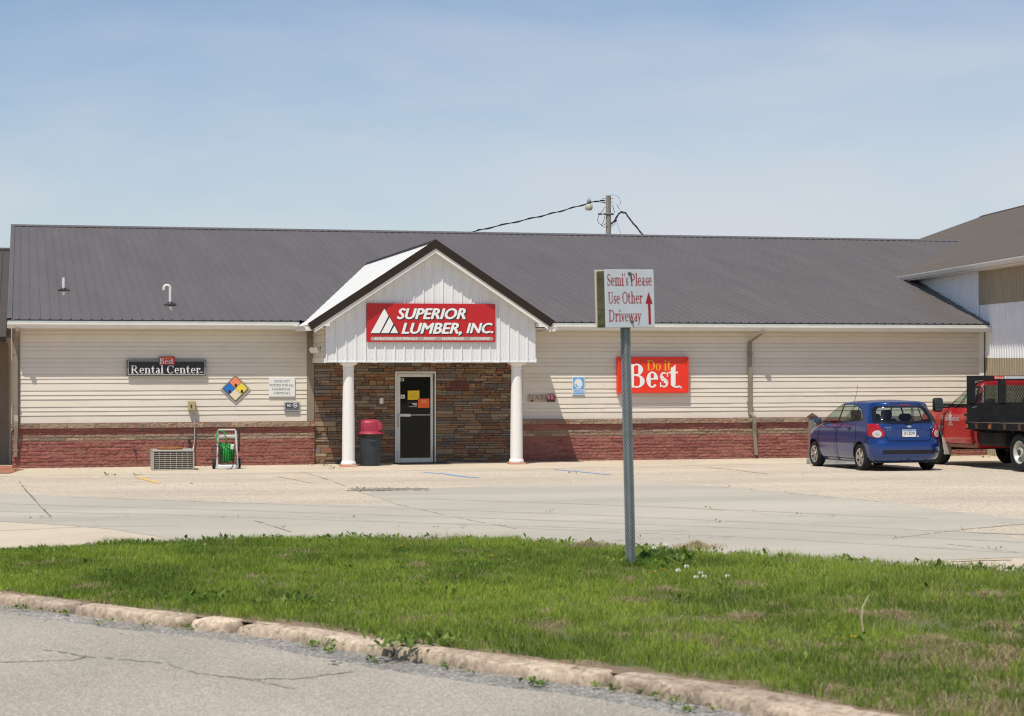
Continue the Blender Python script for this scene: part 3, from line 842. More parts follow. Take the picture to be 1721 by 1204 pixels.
# cut grass lying in dry heaps
heaps = [(1420, 1020, .5), (1500, 1042, .45), (1360, 1042, .3), (1255, 1045, .4), (1300, 1030, .28), (1050, 1020, .35), (1080, 1022, .25), (850, 980, .28), (700, 957, .25), (990, 920, .3), (1170, 921, .3), (1110, 1000, .3),
         (1660, 1007, .3), (1560, 1085, .4), (1620, 1100, .4), (1430, 1040, .3), (1580, 1090, .3), (480, 945, .2), (1345, 1015, .25), (1700, 1085, .3)]
HX, HY, HZ, HH = [], [], [], []
for px, py, r_ in heaps:
    c = G(px, py, .05); k = int(2000 * r_)
    a = rng.normal(0, r_ * .42, (k, 2)); HX.append(c[0] + a[:, 0]); HY.append(c[1] + a[:, 1] * .8)
    HZ.append(SLOPE * -(c[1] + a[:, 1] * .8) + .045 + .045 * np.exp(-(a ** 2).sum(1) / (r_ * .35) ** 2)); HH.append(rng.uniform(.03, .08, k))
x, y, z, h = [np.concatenate(q) for q in (HX, HY, HZ, HH)]; n = len(x)
tag(blade_mesh('dry_grass', x, y, z, h, rng.uniform(.003, .006, n), rng.uniform(1.0, 1.6, n), lerp3((0.36, 0.27, 0.15), (0.62, 0.51, 0.33), rng.uniform(0, 1, n)), m_grass, 5), kind='stuff')

# leafy weeds: edge of the verge, joints of the lot, kerb foot
def leaves(spots, seed=3):
    r = np.random.default_rng(seed); mb = MB()
    for (x, y, z, s_, k) in spots:
        for i in range(k):
            a = r.uniform(0, 2 * pi); el = r.uniform(.15, 1.1); l = s_ * r.uniform(.5, 1.1); w_ = l * r.uniform(.16, .3)
            ox, oy = r.normal(0, s_ * .45, 2); oz = r.uniform(0, s_ * .6)
            d = Vector((cos(a) * cos(el), sin(a) * cos(el), sin(el))); sdv = Vector((-sin(a), cos(a), 0)) * w_
            p = Vector((x + ox, y + oy, z + oz)); m_ = p + d * l * .5; e = p + d * l - Vector((0, 0, l * .12))
            t_ = r.uniform(0, 1); mb.col = tuple(np.array((0.05, 0.11, 0.015)) * (1 - t_) + np.array((0.25, 0.37, 0.06)) * t_)
            mb.add([tuple(p), tuple(m_ - sdv), tuple(e), tuple(m_ + sdv)], [(0, 1, 2, 3)])
    return mb
spots = []
for k in range(420):
    i = random.uniform(.06, .97); xx, yy, zz = verge_pt(np.array([i]), np.array([random.uniform(-.008, .03)]))
    spots.append((xx[0], yy[0], zz[0] - .01, random.uniform(.04, .10), random.randint(5, 10)))
for k in range(260):
    i = random.uniform(.05, .95); xx, yy, zz = verge_pt(np.array([i]), np.array([random.uniform(.03, .99)]))
    spots.append((xx[0], yy[0], zz[0] + .01, random.uniform(.04, .08), random.randint(5, 12)))
for px, py, s_, k in [(1090, 945, .13, 40), (1110, 950, .12, 40), (1080, 955, .11, 35), (1130, 958, .10, 26), (1050, 952, .08, 20), (695, 1085, .1, 30), (490, 1020, .1, 30), (340, 1010, .09, 24)]:
    c = G(px, py, .04)
    for q in range(12): spots.append((c[0] + random.gauss(0, .16), c[1] + random.gauss(0, .12), zl(*c, .03), s_, k // 3))
for (Q, g, wd) in weed_spots:
    for q in Q:
        if random.random() < (.10 if g > .25 else .35): spots.append((q[0], q[1], zl(*q, .005), random.uniform(.025, .055), random.randint(2, 5)))
for px, py in [(20, 1018), (60, 1024), (110, 1030), (180, 1044), (245, 1051), (345, 1055), (350, 1048), (420, 1060), (425, 1050), (520, 1082), (540, 1086), (700, 1100), (706, 1085), (560, 1092), (780, 1125), (900, 1144), (1060, 1160), (1065, 1138), (1130, 1175), (640, 1105), (935, 1150), (1010, 1155), (1160, 1178), (1180, 1190), (300, 1053)]:
    c = G(px, py, STREET + .03)
    for q in range(3): spots.append((c[0] + random.gauss(0, .06), c[1] + random.gauss(0, .06), zl(*c, STREET + .01), random.uniform(.025, .055), random.randint(7, 14)))
for px, py in [(1310, 770), (560, 790), (545, 786), (1600, 768), (1500, 770), (1650, 770), (24, 792), (225, 800), (180, 800)]:
    c = G(px, py); spots.append((c[0], c[1], zl(*c, .0), .08, 9)); spots.append((c[0] + .15, c[1], zl(*c, .0), .06, 7))
tag(leaves(spots).build('weeds', m_grass), kind='stuff')

# grit and pebbles swept against the wall, the hollow and the kerb
mb = MB(); rg = random.Random(4)
def pebble(x, y, z, s_):
    p = [(x + s_ * cos(a) * rg.uniform(.6, 1.2), y + s_ * sin(a) * rg.uniform(.6, 1.2), z) for a in (0, 1.26, 2.51, 3.77, 5.03)]
    mb.add(p + [(x, y, z + s_ * rg.uniform(.5, 1.0))], [(i, (i + 1) % 5, 5) for i in range(5)])
for k in range(500):
    x = rg.uniform(0, 24); y = -.25 - abs(rg.gauss(0, .35)); pebble(x, y, zl(x, y, .002), rg.uniform(.006, .022))
for k in range(220):
    c = G(rg.uniform(585, 720), rg.uniform(821, 826)); pebble(c[0], c[1], zl(*c, .004), rg.uniform(.01, .035))
for k in range(900):
    i = rg.randrange(0, N); b = foot[i]; dr = b - back[i]; dr = dr / np.hypot(*dr); q = b + dr * abs(rg.gauss(.02, .16)); pebble(q[0], q[1], zl(*q, STREET + .003), rg.uniform(.004, .014))
tag(mb.build('grit', mat('grit', (.36, .31, .24), .9, col2=(.20, .18, .15), vscale=9)), kind='stuff')

# flowers one can count
m_dand = mat('dandelion_petal', (0.80, 0.46, 0.01), 0.7); m_clov = mat('clover_petal', (0.74, 0.76, 0.66), 0.8); m_stem = mat('flower_stem', (0.10, 0.18, 0.04), 0.7)
def flower(px, py, kind, label, grp, s_=1.0, stalk=.09):
    c = G(px, py, .03); z0 = zl(*c, .03)
    t_ = thing('dandelion' if kind else 'clover_flower', label, 'flower', (c[0], c[1], z0), 0, grp)
    mb = MB(); mb.tube([(0, 0, 0), (.004, 0, stalk * .5), (.01, .003, stalk)], .0025, 6); mb.build('stem', m_stem, t_)
    mb = MB(); r = .021 * s_
    if kind:
        for k in range(22):
            a = k * 2.4; rr = r * (.35 + .65 * ((k * .618) % 1)); z_ = stalk + .008 * (1 - rr / r)
            p = (.01 + rr * cos(a), rr * sin(a), z_); w_ = .006
            mb.add([(.01, 0, stalk), (p[0] - w_ * sin(a), p[1] + w_ * cos(a), p[2]), (p[0] + .004 * cos(a), p[1] + .004 * sin(a), p[2] + .002), (p[0] + w_ * sin(a), p[1] - w_ * cos(a), p[2])], [(0, 1, 2, 3)])
        mb.cyl((.01, 0, stalk - .008), (.01, 0, stalk + .004), .005, 8, .009)
    else:
        for k in range(40):
            a = k * 2.4; ph = math.acos(1 - 1.7 * (k + .5) / 40); d = Vector((sin(ph) * cos(a), sin(ph) * sin(a), cos(ph))) * r
            o_ = d.orthogonal().normalized() * .005; p = Vector((.01, 0, stalk)); e = p + d
            mb.add([tuple(p + d * .3), tuple(e + o_ - d * .3), tuple(e), tuple(e - o_ - d * .3)], [(0, 1, 2, 3)])
    mb.build('petals', m_dand if kind else m_clov, t_)
for px, py, lb in [(1112, 974, "yellow dandelion in the grass, larger of the two below the signpost"), (1096, 978, "small yellow dandelion left of a larger one below the signpost"), (1079, 933, "small yellow dandelion just right of the signpost foot"),
                   (1431, 1093, "yellow dandelion beside a tall dry stalk at lower right"), (672, 932, "yellow dandelion near the far grass edge, below the shop door"), (823, 950, "yellow dandelion alone in the middle of the grass")]:
    flower(px, py, 1, lb, "dandelions in the grass", 1.1)
for px, py in [(1098, 932), (1107, 941), (1152, 965), (1120, 927), (1176, 977), (1168, 984), (1182, 983), (1221, 982), (1138, 972)]:
    flower(px, py, 0, "white clover flower in the grass right of the signpost", "white clover right of the signpost", 1.15, .07)
c = G(1456, 1083, .03)
t_ = tag(MB().tube([(0, 0, 0), (-.02, 0, .1), (-.035, 0, .2), (-.03, 0, .27), (0, 0, .33), (.02, 0, .36)], [.006, .006, .006, .005, .004, .002], 6).build('dry_stalk', mat('dry_stalk', (0.55, 0.47, 0.28), .8)),
         "tall bent dry stalk standing in the grass at lower right", "plant stalk")
t_.location = (c[0], c[1], zl(*c, .0))

# ================================================================== the shop
m_side = mat('cream_siding', (0.675, 0.62, 0.525), 0.6, var=0.035, vscale=1.3, bump=0.08, bscale=90)
m_taupe = mat('taupe_trim', (0.235, 0.20, 0.15), 0.6, var=0.08, vscale=3)
m_roof = mat('brown_metal_roof', (0.128, 0.110, 0.101), 0.50, var=0.09, vscale=0.7, stretch=(2.2, .25, 1), spec=0.5, bump=0.12, bscale=1.4, bdist=0.02, detail=6)
m_roofb = mat('barn_metal_roof', (0.085, 0.070, 0.058), 0.58, var=0.10, vscale=0.6, spec=0.3)
m_brown = mat('dark_brown_trim', (0.030, 0.021, 0.015), 0.6, spec=.2)
m_wmetal = mat('white_ribbed_metal', (0.72, 0.725, 0.72), 0.42, var=0.03, vscale=1.5, spec=0.5)
m_white = mat('white_paint', (0.76, 0.74, 0.69), 0.5, var=0.04, vscale=3)
m_gut = mat('white_gutter', (0.70, 0.68, 0.62), 0.45, var=0.06, vscale=2)
m_flash = mat('grey_flashing', (0.46, 0.48, 0.45), 0.5, var=0.1, vscale=3)
m_brick = mat('split_face_block', (1, 1, 1), 0.92, attr=True, bump=0.6, bscale=70, var=0.16, vscale=9)
m_stone = mat('ledge_stone', (1, 1, 1), 0.85, attr=True, bump=0.6, bscale=45, var=0.16, vscale=16)
m_mortar = mat('dark_mortar', (0.07, 0.06, 0.05), 0.95)
m_alu = mat('aluminium_frame', (0.60, 0.60, 0.57), 0.42, metal=0.25, var=0.05)
m_black = mat('black_plastic', (0.018, 0.018, 0.02), 0.5)
m_rubber = mat('black_rubber', (0.022, 0.022, 0.022), 0.85, var=0.3, vscale=8)
m_pvc = mat('white_pvc', (0.72, 0.70, 0.65), 0.45)
m_galv = mat('galvanised_steel', (0.42, 0.44, 0.44), 0.45, metal=0.55, var=0.18, vscale=7)
m_grey = mat('grey_steel', (0.35, 0.36, 0.36), 0.5, metal=0.3)

shop = thing('lumber_store', "long single-storey shop with cream siding, red block base, brown ribbed roof and columned porch", 'store')
PT = 0.20; YE, ZE = -0.40, 3.395
YR = 15.45; ZR = ZE + PT * (YR - YE)
X0, X1 = 0.0, 24.28
def zroof(y): return ZE + PT * (y - YE)

# --- clapboards: one wide and two narrow courses repeating, butt joints here and there
def clapboards(mb, x0, x1, z0, z1, y=0.0, seed=1, axis='x', sgn=-1, holes=()):
    r = random.Random(seed); z = z0; k = 0
    while z < z1 - 0.01:
        e = (.172, .100, .100)[k % 3]; zt = min(z + e, z1); k += 1
        cuts = [x0]; x = x0 + r.uniform(.3, 3.6)
        while x < x1 - .4: cuts.append(x); x += r.choice((3.05, 3.66, 2.44))
        cuts.append(x1)
        for a, b in zip(cuts[:-1], cuts[1:]):
            a2 = a + (.0 if a == x0 else .0022); n = max(1, int((b - a2) / .55)); j0 = r.uniform(-.002, .002)
            vs = []
            for i in range(n + 1):
                xx = a2 + (b - a2) * i / n
                d = .019 + r.uniform(-.003, .003) + j0; dz = r.uniform(-.0015, .0015)
                for (dd, zz) in ((.003, zt + .001), (d, z + .007 + dz), (-.003, z + .008 + dz)):
                    vs.append((xx, y + sgn * dd, zz) if axis == 'x' else (y + sgn * dd, xx, zz))
            fs = []
            for i in range(n):
                for q in (0, 1):
                    f = (i * 3 + q, i * 3 + q + 1, i * 3 + q + 4, i * 3 + q + 3); fs.append(f)
            mb.add(vs, fs)
        z = zt
mb = MB(); clapboards(mb, .15, 6.735, 1.02, 3.22, 0, 3); mb.build('siding', m_side, shop)
mb = MB(); clapboards(mb, 11.985, 24.30, 1.02, 3.22, 0, 9); mb.build('siding', m_side, shop)
# shell behind the boards, with the left gable end
mb = MB()
mb.box(X0 + .01, 24.3, .0045, .15, 0, 3.3)
mb.prism([(.15, 0), (30, 0), (30, 3.3), (YR, ZR - .1), (.15, 3.3)], 'x', X0 + .01, X0 + .15)
mb.build('wall', m_side, shop)
# --- split-face base
RED = [(0.265, 0.088, 0.072), (0.285, 0.098, 0.081), (0.245, 0.080, 0.067), (0.30, 0.11, 0.09)]
TAN = [(0.27, 0.20, 0.14), (0.32, 0.24, 0.17), (0.235, 0.18, 0.13)]
def split_face(name, x0, x1, zs, kinds, y, dx=.02, per=6, blk=.40, amp=.016, seed=1):
    nx = int((x1 - x0) / dx) + 1; nr = len(zs) - 1
    X = np.linspace(x0, x1, nx); Zl = np.concatenate([np.linspace(zs[i], zs[i + 1], per, endpoint=False) for i in range(nr)] + [[zs[-1]]])
    row = np.minimum(np.arange(len(Zl)) // per, nr - 1); inrow = (np.arange(len(Zl)) % per)
    XX, ZZ = np.meshgrid(X, Zl, indexing='ij')
    H = np.zeros_like(XX); C = np.zeros(XX.shape + (3,))
    r = np.random.default_rng(seed)
    for j in range(len(Zl)):
        k = row[j]; off = (k % 2) * blk / 2 + r.uniform(0, 0) + (k * 7919 % 13) * .01
        b = np.floor((X - x0 + off) / blk).astype(int)
        fx = (X - x0 + off) / blk - b
        rb = np.random.default_rng(seed * 100 + k); dd = rb.uniform(-.006, .008, b.max() + 2); pal = RED if kinds[k] == 'r' else TAN
        ci = rb.integers(0, len(pal), b.max() + 2); br = rb.uniform(.85, 1.12, b.max() + 2)
        H[:, j] = dd[b]
        C[:, j] = np.array(pal)[ci[b]] * br[b][:, None]
        jn = (fx * blk < dx * .8)
        H[:, j] = np.where(jn, -.014, H[:, j]); C[:, j] = np.where(jn[:, None], C[:, j] * .75, C[:, j])
        if inrow[j] == 0 and j > 0: H[:, j] = -.015; C[:, j] *= .75
    rough = (fbm(XX * 16, ZZ * 26, seed, 4) - .5) * 2 * amp + (vnoise(XX * 45, ZZ * 60, seed + 5) - .5) * .012
    H = np.where(H > -.012, H + rough, H)
    dirt = np.clip(1 - ZZ / .12, 0, 1)[..., None] * .25 if zs[0] < .1 else 0
    C = C * (1 - dirt) + np.array((.25, .2, .15)) * dirt * .6
    P = np.stack([XX, y - H, ZZ], -1)
    return grid_mesh(name, P, m_brick, shop, C, smooth=False)
zrow = list(np.linspace(-.02, .615, 9)) + [.688, .76, .835, .912]
kd = ['r'] * 8 + ['t', 't', 'r', 'r']
for (a, b, sd_) in ((-.02, 6.90, 3), (11.93, 24.36, 5)):
    split_face('block_base', a, b, zrow, kd, -.105, seed=sd_)
    split_face('ledge_cap', a - .02, b + .015, [.908, 1.022], ['t'], -.165, per=8, blk=.62, seed=sd_ + 1)
    mb = MB(); mb.box(a - .015, b + .01, -.16, .0, .906, 1.021); mb.box(a + .002, b - .002, -.098, 0, 0, .906)
    mb.build('base_core', mat('block_core', (0.24, 0.12, 0.085), .95), shop)
# --- corner boards
for x0, x1 in ((-.03, .155), (6.73, 6.905), (11.895, 11.99)):
    mb = MB(); mb.rbox(x0, x1, -.034, .01, 1.022, 3.2, .004); mb.build('corner_board', m_taupe, shop)
mb = MB(); mb.rbox(24.22, 24.34, -.034, .01, 1.022, 3.2, .004); mb.build('corner_board', m_white, shop)
# --- stone veneer in the porch
STONE = [(0.185, 0.110, 0.062), (0.165, 0.130, 0.098), (0.19, 0.085, 0.048), (0.235, 0.175, 0.115), (0.125, 0.105, 0.09), (0.21, 0.140, 0.080), (0.15, 0.095, 0.065), (0.19, 0.165, 0.135), (0.205, 0.120, 0.068)]
DX0, DX1, DZ1 = 8.84, 9.84, 2.20
mb = MB(); r = random.Random(5)
def stone(x0, x1, z0, z1):
    d = r.uniform(.022, .07); g = .004; c = .010
    x0 += g; x1 -= g; z0 += g * .8; z1 -= g * .8
    if x1 - x0 < .03: return
    col = np.array(r.choice(STONE)) * r.uniform(.9, 1.35); mb.col = tuple(col)
    j = lambda: r.uniform(-.006, .006)
    A = [(x0, -.005, z0), (x1, -.005, z0), (x1, -.005, z1), (x0, -.005, z1)]
    B = [(x0 + j() * .5, -d + c + j(), z0), (x1 + j() * .5, -d + c + j(), z0), (x1, -d + c + j(), z1), (x0, -d + c + j(), z1)]
    C = [(x0 + c + abs(j()), -d + j(), z0 + c), (x1 - c - abs(j()), -d + j(), z0 + c), (x1 - c, -d + j(), z1 - c), (x0 + c, -d + j(), z1 - c)]
    vs = A + B + C; fs = []
    for k in (0, 4):
        for i in range(4): fs.append((k + i, k + (i + 1) % 4, k + 4 + (i + 1) % 4, k + 4 + i))
    fs.append((8, 9, 10, 11)); mb.add(vs, fs)
def stones(x0, x1, z0, z1):
    z = z0
    while z < z1 - .02:
        h = min(r.choice((.05, .06, .07, .08, .10, .12)), z1 - z)
        if z1 - z - h < .03: h = z1 - z
        x = x0
        while x < x1 - .01:
            l = r.uniform(.14, .52)
            if x1 - x - l < .1: l = x1 - x
            if h > .09 and r.random() < .45: stone(x, x + l, z, z + h * .5); stone(x, x + l * .5, z + h * .5, z + h); stone(x + l * .5, x + l, z + h * .5, z + h)
            else: stone(x, x + l, z, z + h)
            x += l
        z += h
stones(6.91, DX0, 0, 2.5); stones(DX1, 11.90, 0, 2.5); stones(DX0, DX1, DZ1, 2.5)
mb.build('stone_veneer', m_stone, shop)
mb = MB(); mb.box(6.9, DX0, -.008, .0, 0, 2.6); mb.box(DX1, 11.9, -.008, .0, 0, 2.6); mb.box(DX0, DX1, -.008, 0, DZ1, 2.6); mb.build('mortar_bed', m_mortar, shop)

# --- main roof: ribbed sheets
def ribbed(mb, x0, x1, pitch, fn, hr=.021, minor=False):
    """profile along x; fn(x, h) -> list of points down the slope"""
    n = int(round((x1 - x0) / pitch)); pr = []
    for i in range(n):
        a = x0 + i * (x1 - x0) / n
        pr += [(a, 0), (a + .014, hr), (a + .038, hr), (a + .052, 0)]
        if minor: pr += [(a + .095, 0), (a + .10, .004), (a + .115, .004), (a + .12, 0), (a + .155, 0), (a + .16, .004), (a + .175, .004), (a + .18, 0)]
    pr.append((x1, 0))
    rows = [fn(x, h) for x, h in pr]; m = len(rows[0])
    vs = [p for rw in rows for p in rw]; fs = []
    for i in range(len(rows) - 1):
        for k in range(m - 1): fs.append((i * m + k, i * m + k + 1, (i + 1) * m + k + 1, (i + 1) * m + k))
    mb.add(vs, fs)
nrm = Vector((0, -PT, 1)).normalized()
rr_ = random.Random(3)
mb = MB()
def roofrow(x, h): return [(x, y + nrm.y * h, zroof(y) + nrm.z * h) for y in (YR, 11.6, 7.8, 3.8, YE)]
ribbed(mb, -.12, 33.0, .2286, roofrow, hr=.017)
rf = mb.build('roof', m_roof, shop)
mb = MB(); mb.quad((-.12, YR, ZR - .002), (33, YR, ZR - .002), (33, 30.6, zroof(YR) - PT * 15.1), (-.12, 30.6, ZR - PT * 15.1)); mb.build('roof_back_slope', m_roof, shop)
mb = MB()
for s_ in (1,):
    mb.add([(-.14, YR - .24, ZR - .048 + .026), (33, YR - .24, ZR - .048 + .026), (33, YR, ZR + .045), (-.14, YR, ZR + .045), (-.14, YR + .24, ZR - .03), (33, YR + .24, ZR - .03)], [(0, 1, 2, 3), (3, 2, 5, 4)])
    mb.add([(-.14, YR - .24, ZR - .048 + .026), (33, YR - .24, ZR - .048 + .026), (33, YR - .24, ZR - .048 + .016), (-.14, YR - .24, ZR - .048 + .016)], [(3, 2, 1, 0)])
mb.build('ridge_cap', mat('ridge_cap_metal', (0.13, 0.115, 0.108), 0.4), rf)
mb = MB()
for y0, y1 in ((YE - .02, YR),):
    vs = [(-.135, y0, zroof(y0) + .03), (-.02, y0, zroof(y0) + .03), (-.02, y1, zroof(y1) + .03), (-.135, y1, zroof(y1) + .03), (-.135, y0, zroof(y0) - .14), (-.135, y1, zroof(y1) - .14)]
    mb.add(vs, [(0, 1, 2, 3), (4, 0, 3, 5)])
mb.build('rake_trim', m_roof, rf)
# screws in rows across the sheets
mb = MB()
for j in range(26):
    y = YE + .25 + j * .61
    if y > YR - .3: break
    for i in range(145):
        x = -.12 + .2286 * (i + .42); s_ = .009
        if x > 29: break
        z = zroof(y); mb.add([(x - s_, y - s_, z + .001), (x + s_, y - s_, z + .001), (x + s_, y + s_, z + .001 + PT * s_), (x - s_, y + s_, z + .001 + PT * s_), (x, y, z + .011)], [(0, 1, 4), (1, 2, 4), (2, 3, 4), (3, 0, 4)])
tag(mb.build('roof_screws', mat('screw_head', (0.06, 0.055, 0.055), .5), shop), kind='stuff')
# --- eaves: soffit, fascia, gutters
for a, b in ((-.1, 6.46), (12.1, 24.48)): MB().box(a, b, YE + .02, .012, 3.19, 3.215).build('soffit', m_white, shop)
for a, b in ((-.12, 6.5), (12.1, 24.50)): MB().box(a, b, YE - .012, YE + .018, 3.2, 3.365).build('fascia', m_flash, shop)
def gutter(x0, x1, yf=YE - .012, z0=3.195):
    mb = MB(); y = yf - .12
    mb.prism([(yf - .002, z0 + .125), (yf - .002, z0), (y + .045, z0), (y + .025, z0 + .05), (y, z0 + .085), (y, z0 + .125), (y + .012, z0 + .125), (y + .012, z0 + .11), (yf - .01, z0 + .09)], 'x', x0, x1)
    return mb.build('gutter', m_gut, shop)
gutter(-.13, 6.44); gutter(12.16, 24.52)
mb = MB()
for i in range(0, 108):
    x = -.12 + .2286 * i
    if (6.4 < x < 12.4) or x > 24.45: continue
    mb.box(x + .008, x + .046, YE - .004, YE + .006, ZE - .028, ZE + .016)
for a, b in ((-.12, 6.45), (12.4, 24.5)): mb.box(a, b, YE - .003, YE + .004, ZE - .03, ZE - .004)
mb.build('rib_closure', m_black, rf)
# --- downspouts
def downspout(path, straps):
    mb = MB(); mb.recttube(path, .085, .065); o = mb.build('downspout', m_taupe, shop)
    for (x, y, z) in straps: MB().box(x - .065, x + .065, y - .036, y + .036, z - .018, z + .018).build('strap', m_taupe, o)
    return o
downspout([(.10, -.50, 3.2), (.10, -.5, 3.12), (.06, -.07, 2.86), (.06, -.07, 1.22), (.07, -.22, 1.08), (.065, -.225, .98), (.05, -.16, .55), (.05, -.16, .27)], [(.06, -.07, 2.62), (.06, -.07, 1.45), (.05, -.16, .42)])
downspout([(18.05, -.50, 3.2), (18.03, -.5, 3.13), (17.87, -.07, 2.92), (17.87, -.07, 1.16), (17.92, -.22, 1.06), (17.93, -.225, .9), (17.95, -.16, .66), (18.0, -.16, .1)], [(17.87, -.07, 2.62), (17.87, -.07, 1.42)])
# --- vent pipes on the roof
def roofpt(px, py):
    d = ray(px, py); k = (ZE + PT * (CAM[1] - YE) - CAM[2]) / (d[2] - PT * d[1]); return (CAM[0] + k * d[0], CAM[1] + k * d[1], CAM[2] + k * d[2])
p = roofpt(107, 488)
mb = MB(); mb.cyl((p[0], p[1], p[2] - .05), (p[0], p[1], p[2] + .31), .038, 16); v_ = mb.build('vent_pipe', m_pvc, shop, True, 40)
mb = MB(); mb.cyl((p[0], p[1], p[2] - .02), (p[0], p[1], p[2] + .06), .10, 14, .045); mb.rbox(p[0] - .14, p[0] + .14, p[1] - .14, p[1] + .14, p[2] - .03, p[2] + .02, .01); mb.build('pipe_boot', m_black, v_)
p = roofpt(286, 513)
mb = MB(); R = .075
arc_ = [(p[0], p[1], p[2] - .05), (p[0], p[1], p[2] + .40)] + [(p[0] - R + R * cos(a), p[1], p[2] + .40 + R * sin(a)) for a in np.linspace(.2, pi, 10)] + [(p[0] - 2 * R, p[1], p[2] + .36)]
mb.tube(arc_, .034, 14); v_ = mb.build('vent_pipe', m_pvc, shop, True, 40)
mb = MB(); mb.cyl((p[0], p[1], p[2] - .02), (p[0], p[1], p[2] + .08), .11, 14, .045); mb.rbox(p[0] - .14, p[0] + .14, p[1] - .14, p[1] + .14, p[2] - .03, p[2] + .02, .01); mb.build('pipe_boot', m_black, v_)

for px, py, l in ((106, 491, .55), (285, 516, .5)):
    p = roofpt(px, py); mb = MB(); x, y = p[0] + .01, p[1]
    mb.add([(x - .028, y - l, zroof(y - l) + .004), (x + .012, y - l, zroof(y - l) + .004), (x + .035, y, zroof(y) + .004), (x - .035, y, zroof(y) + .004)], [(0, 1, 2, 3)])
    mb.build('stain', mat('tan_stain', (.27, .225, .175), .6), rf)

# --- the porch
PX0, PX1, PY, PZ = 6.89, 11.84, -1.85, 2.44
PC = 9.40; PR = 5.20; PS = .657
def zp(x): return PR - PS * abs(x - PC)
mb = MB()
def gabrow(x, h): return [(x, PY - h, zp(x) - .25), (x, PY - h, PZ)]
cuts = []
ribbed(mb, PX0, PX1, .225, gabrow, hr=.028, minor=True)
gw = mb.build('gable_wall', m_wmetal, shop)
mb = MB(); mb.box(PX0, PX1, PY + .002, PY + .06, PZ, PZ + .5); mb.box(PX0 - .015, PX1 + .015, PY - .034, PY + .06, PZ - .022, PZ + .0); mb.build('gable_trim', m_wmetal, shop)
mb = MB()
for z in (PZ + .06, PZ + .78):
    for i in range(22):
        x = PX0 + .225 * i + .075; mb.cyl((x, PY - .001, z), (x, PY - .008, z), .006, 6); mb.cyl((x + .11, PY - .001, z), (x + .11, PY - .008, z), .006, 6)
tag(mb.build('gable_screws', m_grey, gw), kind='stuff')
mb = MB(); clapboards(mb, PY, 0, PZ + .06, 3.22, PX0 - .0, 21, 'y', -1); mb.build('porch_siding', m_side, shop)
mb = MB(); mb.box(PX0 + .003, PX0 + .08, PY + .06, 0, PZ, 3.3).build('porch_wall', m_side, shop); MB().box(PX1 - .08, PX1, PY + .06, 0, PZ, 3.3).build('porch_wall', m_side, shop)
for a, b in ((PX0 - .03, PX0 + .001), (PX1 - .001, PX1 + .02)): MB().box(a, b, PY - .02, 0, PZ - .035, PZ + .075).build('porch_trim', m_white, shop)
mb = MB(); mb.box(PX0 + .01, PX1 - .01, PY + .06, .0, PZ + .01, PZ + .03); mb.build('porch_ceiling', m_white, shop)
# porch roof
mb = MB(); PYF = PY - .28
for s_ in (-1, 1):
    nn = Vector((s_ * PS, 0, 1)).normalized()
    def prow(y, h, s_=s_, nn=nn): return [(PC + .03 * (y - PYF) + s_ * q + nn.x * h, y, PR - PS * q + nn.z * h) for q in (0, 2.95 if s_ < 0 else 2.80)][::s_ * -1]
    ribbed(mb, PYF, 9.2, .2286, prow, hr=.03)
pr = mb.build('porch_roof', mat('white_roof_metal', (.62, .62, .61), .5, var=.05, vscale=2, spec=.4), shop)
mb = MB()
for y in np.arange(PYF, 9.0, .2286):
    pass
mb.add([(PC - .16, PYF - .02, PR - .07), (PC, PYF - .02, PR + .045), (PC + .16, PYF - .02, PR - .07), (PC + .17, 9, PR - .07), (PC + .33, 9, PR + .045), (PC + .49, 9, PR - .07)], [(0, 1, 4, 3), (1, 2, 5, 4)])
mb.build('porch_ridge_cap', m_brown, pr)
def rake(y0, y1, d0, d1, q1, ext=0.0):
    mb = MB()
    for s_ in (-1, 1):
        qq = q1 - (.13 if s_ > 0 else 0)
        pts = [(PC, PR + d0), (PC, PR + d1), (PC + s_ * qq, PR - PS * qq + d1), (PC + s_ * (qq + ext), PR - PS * (qq + ext) + d0)]
        mb.prism(pts if s_ > 0 else pts[::-1], 'y', y0, y1)
    return mb
rake(PYF - .025, PYF, .04, -.165, 2.86, .09).build('rake_fascia', m_brown, shop)
rake(PYF + .002, PYF + .03, -.12, -.262, 2.80, .0).build('rake_board', m_white, shop)
rake(PYF + .03, PY, -.235, -.25, 2.75).build('rake_soffit', m_white, shop)
for s_ in (-1, 1):
    xa, xb = PC + s_ * 2.45, PC + s_ * 2.86; mb = MB()
    mb.prism([(xa, 3.24), (xb, 3.24), (xb, 3.28), (xa, zp(xa) - .16)], 'y', PYF + .005, PY - .03)
    mb.build('eave_return', m_white, shop)
for s_ in (-1, 1):
    x = PC + s_ * (2.94 if s_ < 0 else 2.80); mb = MB()
    mb.prism([(x - s_ * .1, 3.25), (x - s_ * .1, 3.14), (x + s_ * .05, 3.14), (x + s_ * .09, 3.25), (x + s_ * .08, 3.25), (x + s_ * .07, 3.235)], 'y', PYF + .02, -.42)
    mb.build('porch_gutter', m_gut, shop)
for a in (PX0 - .5, PX1): MB().box(a, a + .5, PY - .2, -.42, 3.195, 3.21).build('porch_soffit', m_white, shop)
# lens shaped light on the porch ceiling
for x in (8.1, 9.5, 11.0):
    mb = MB(); mb.lathe([(.11, 2.45), (.10, 2.425), (.05, 2.405), (.005, 2.40)], 20, (x, -1.45)); mb.build('ceiling_lamp', m_pvc, shop, True)
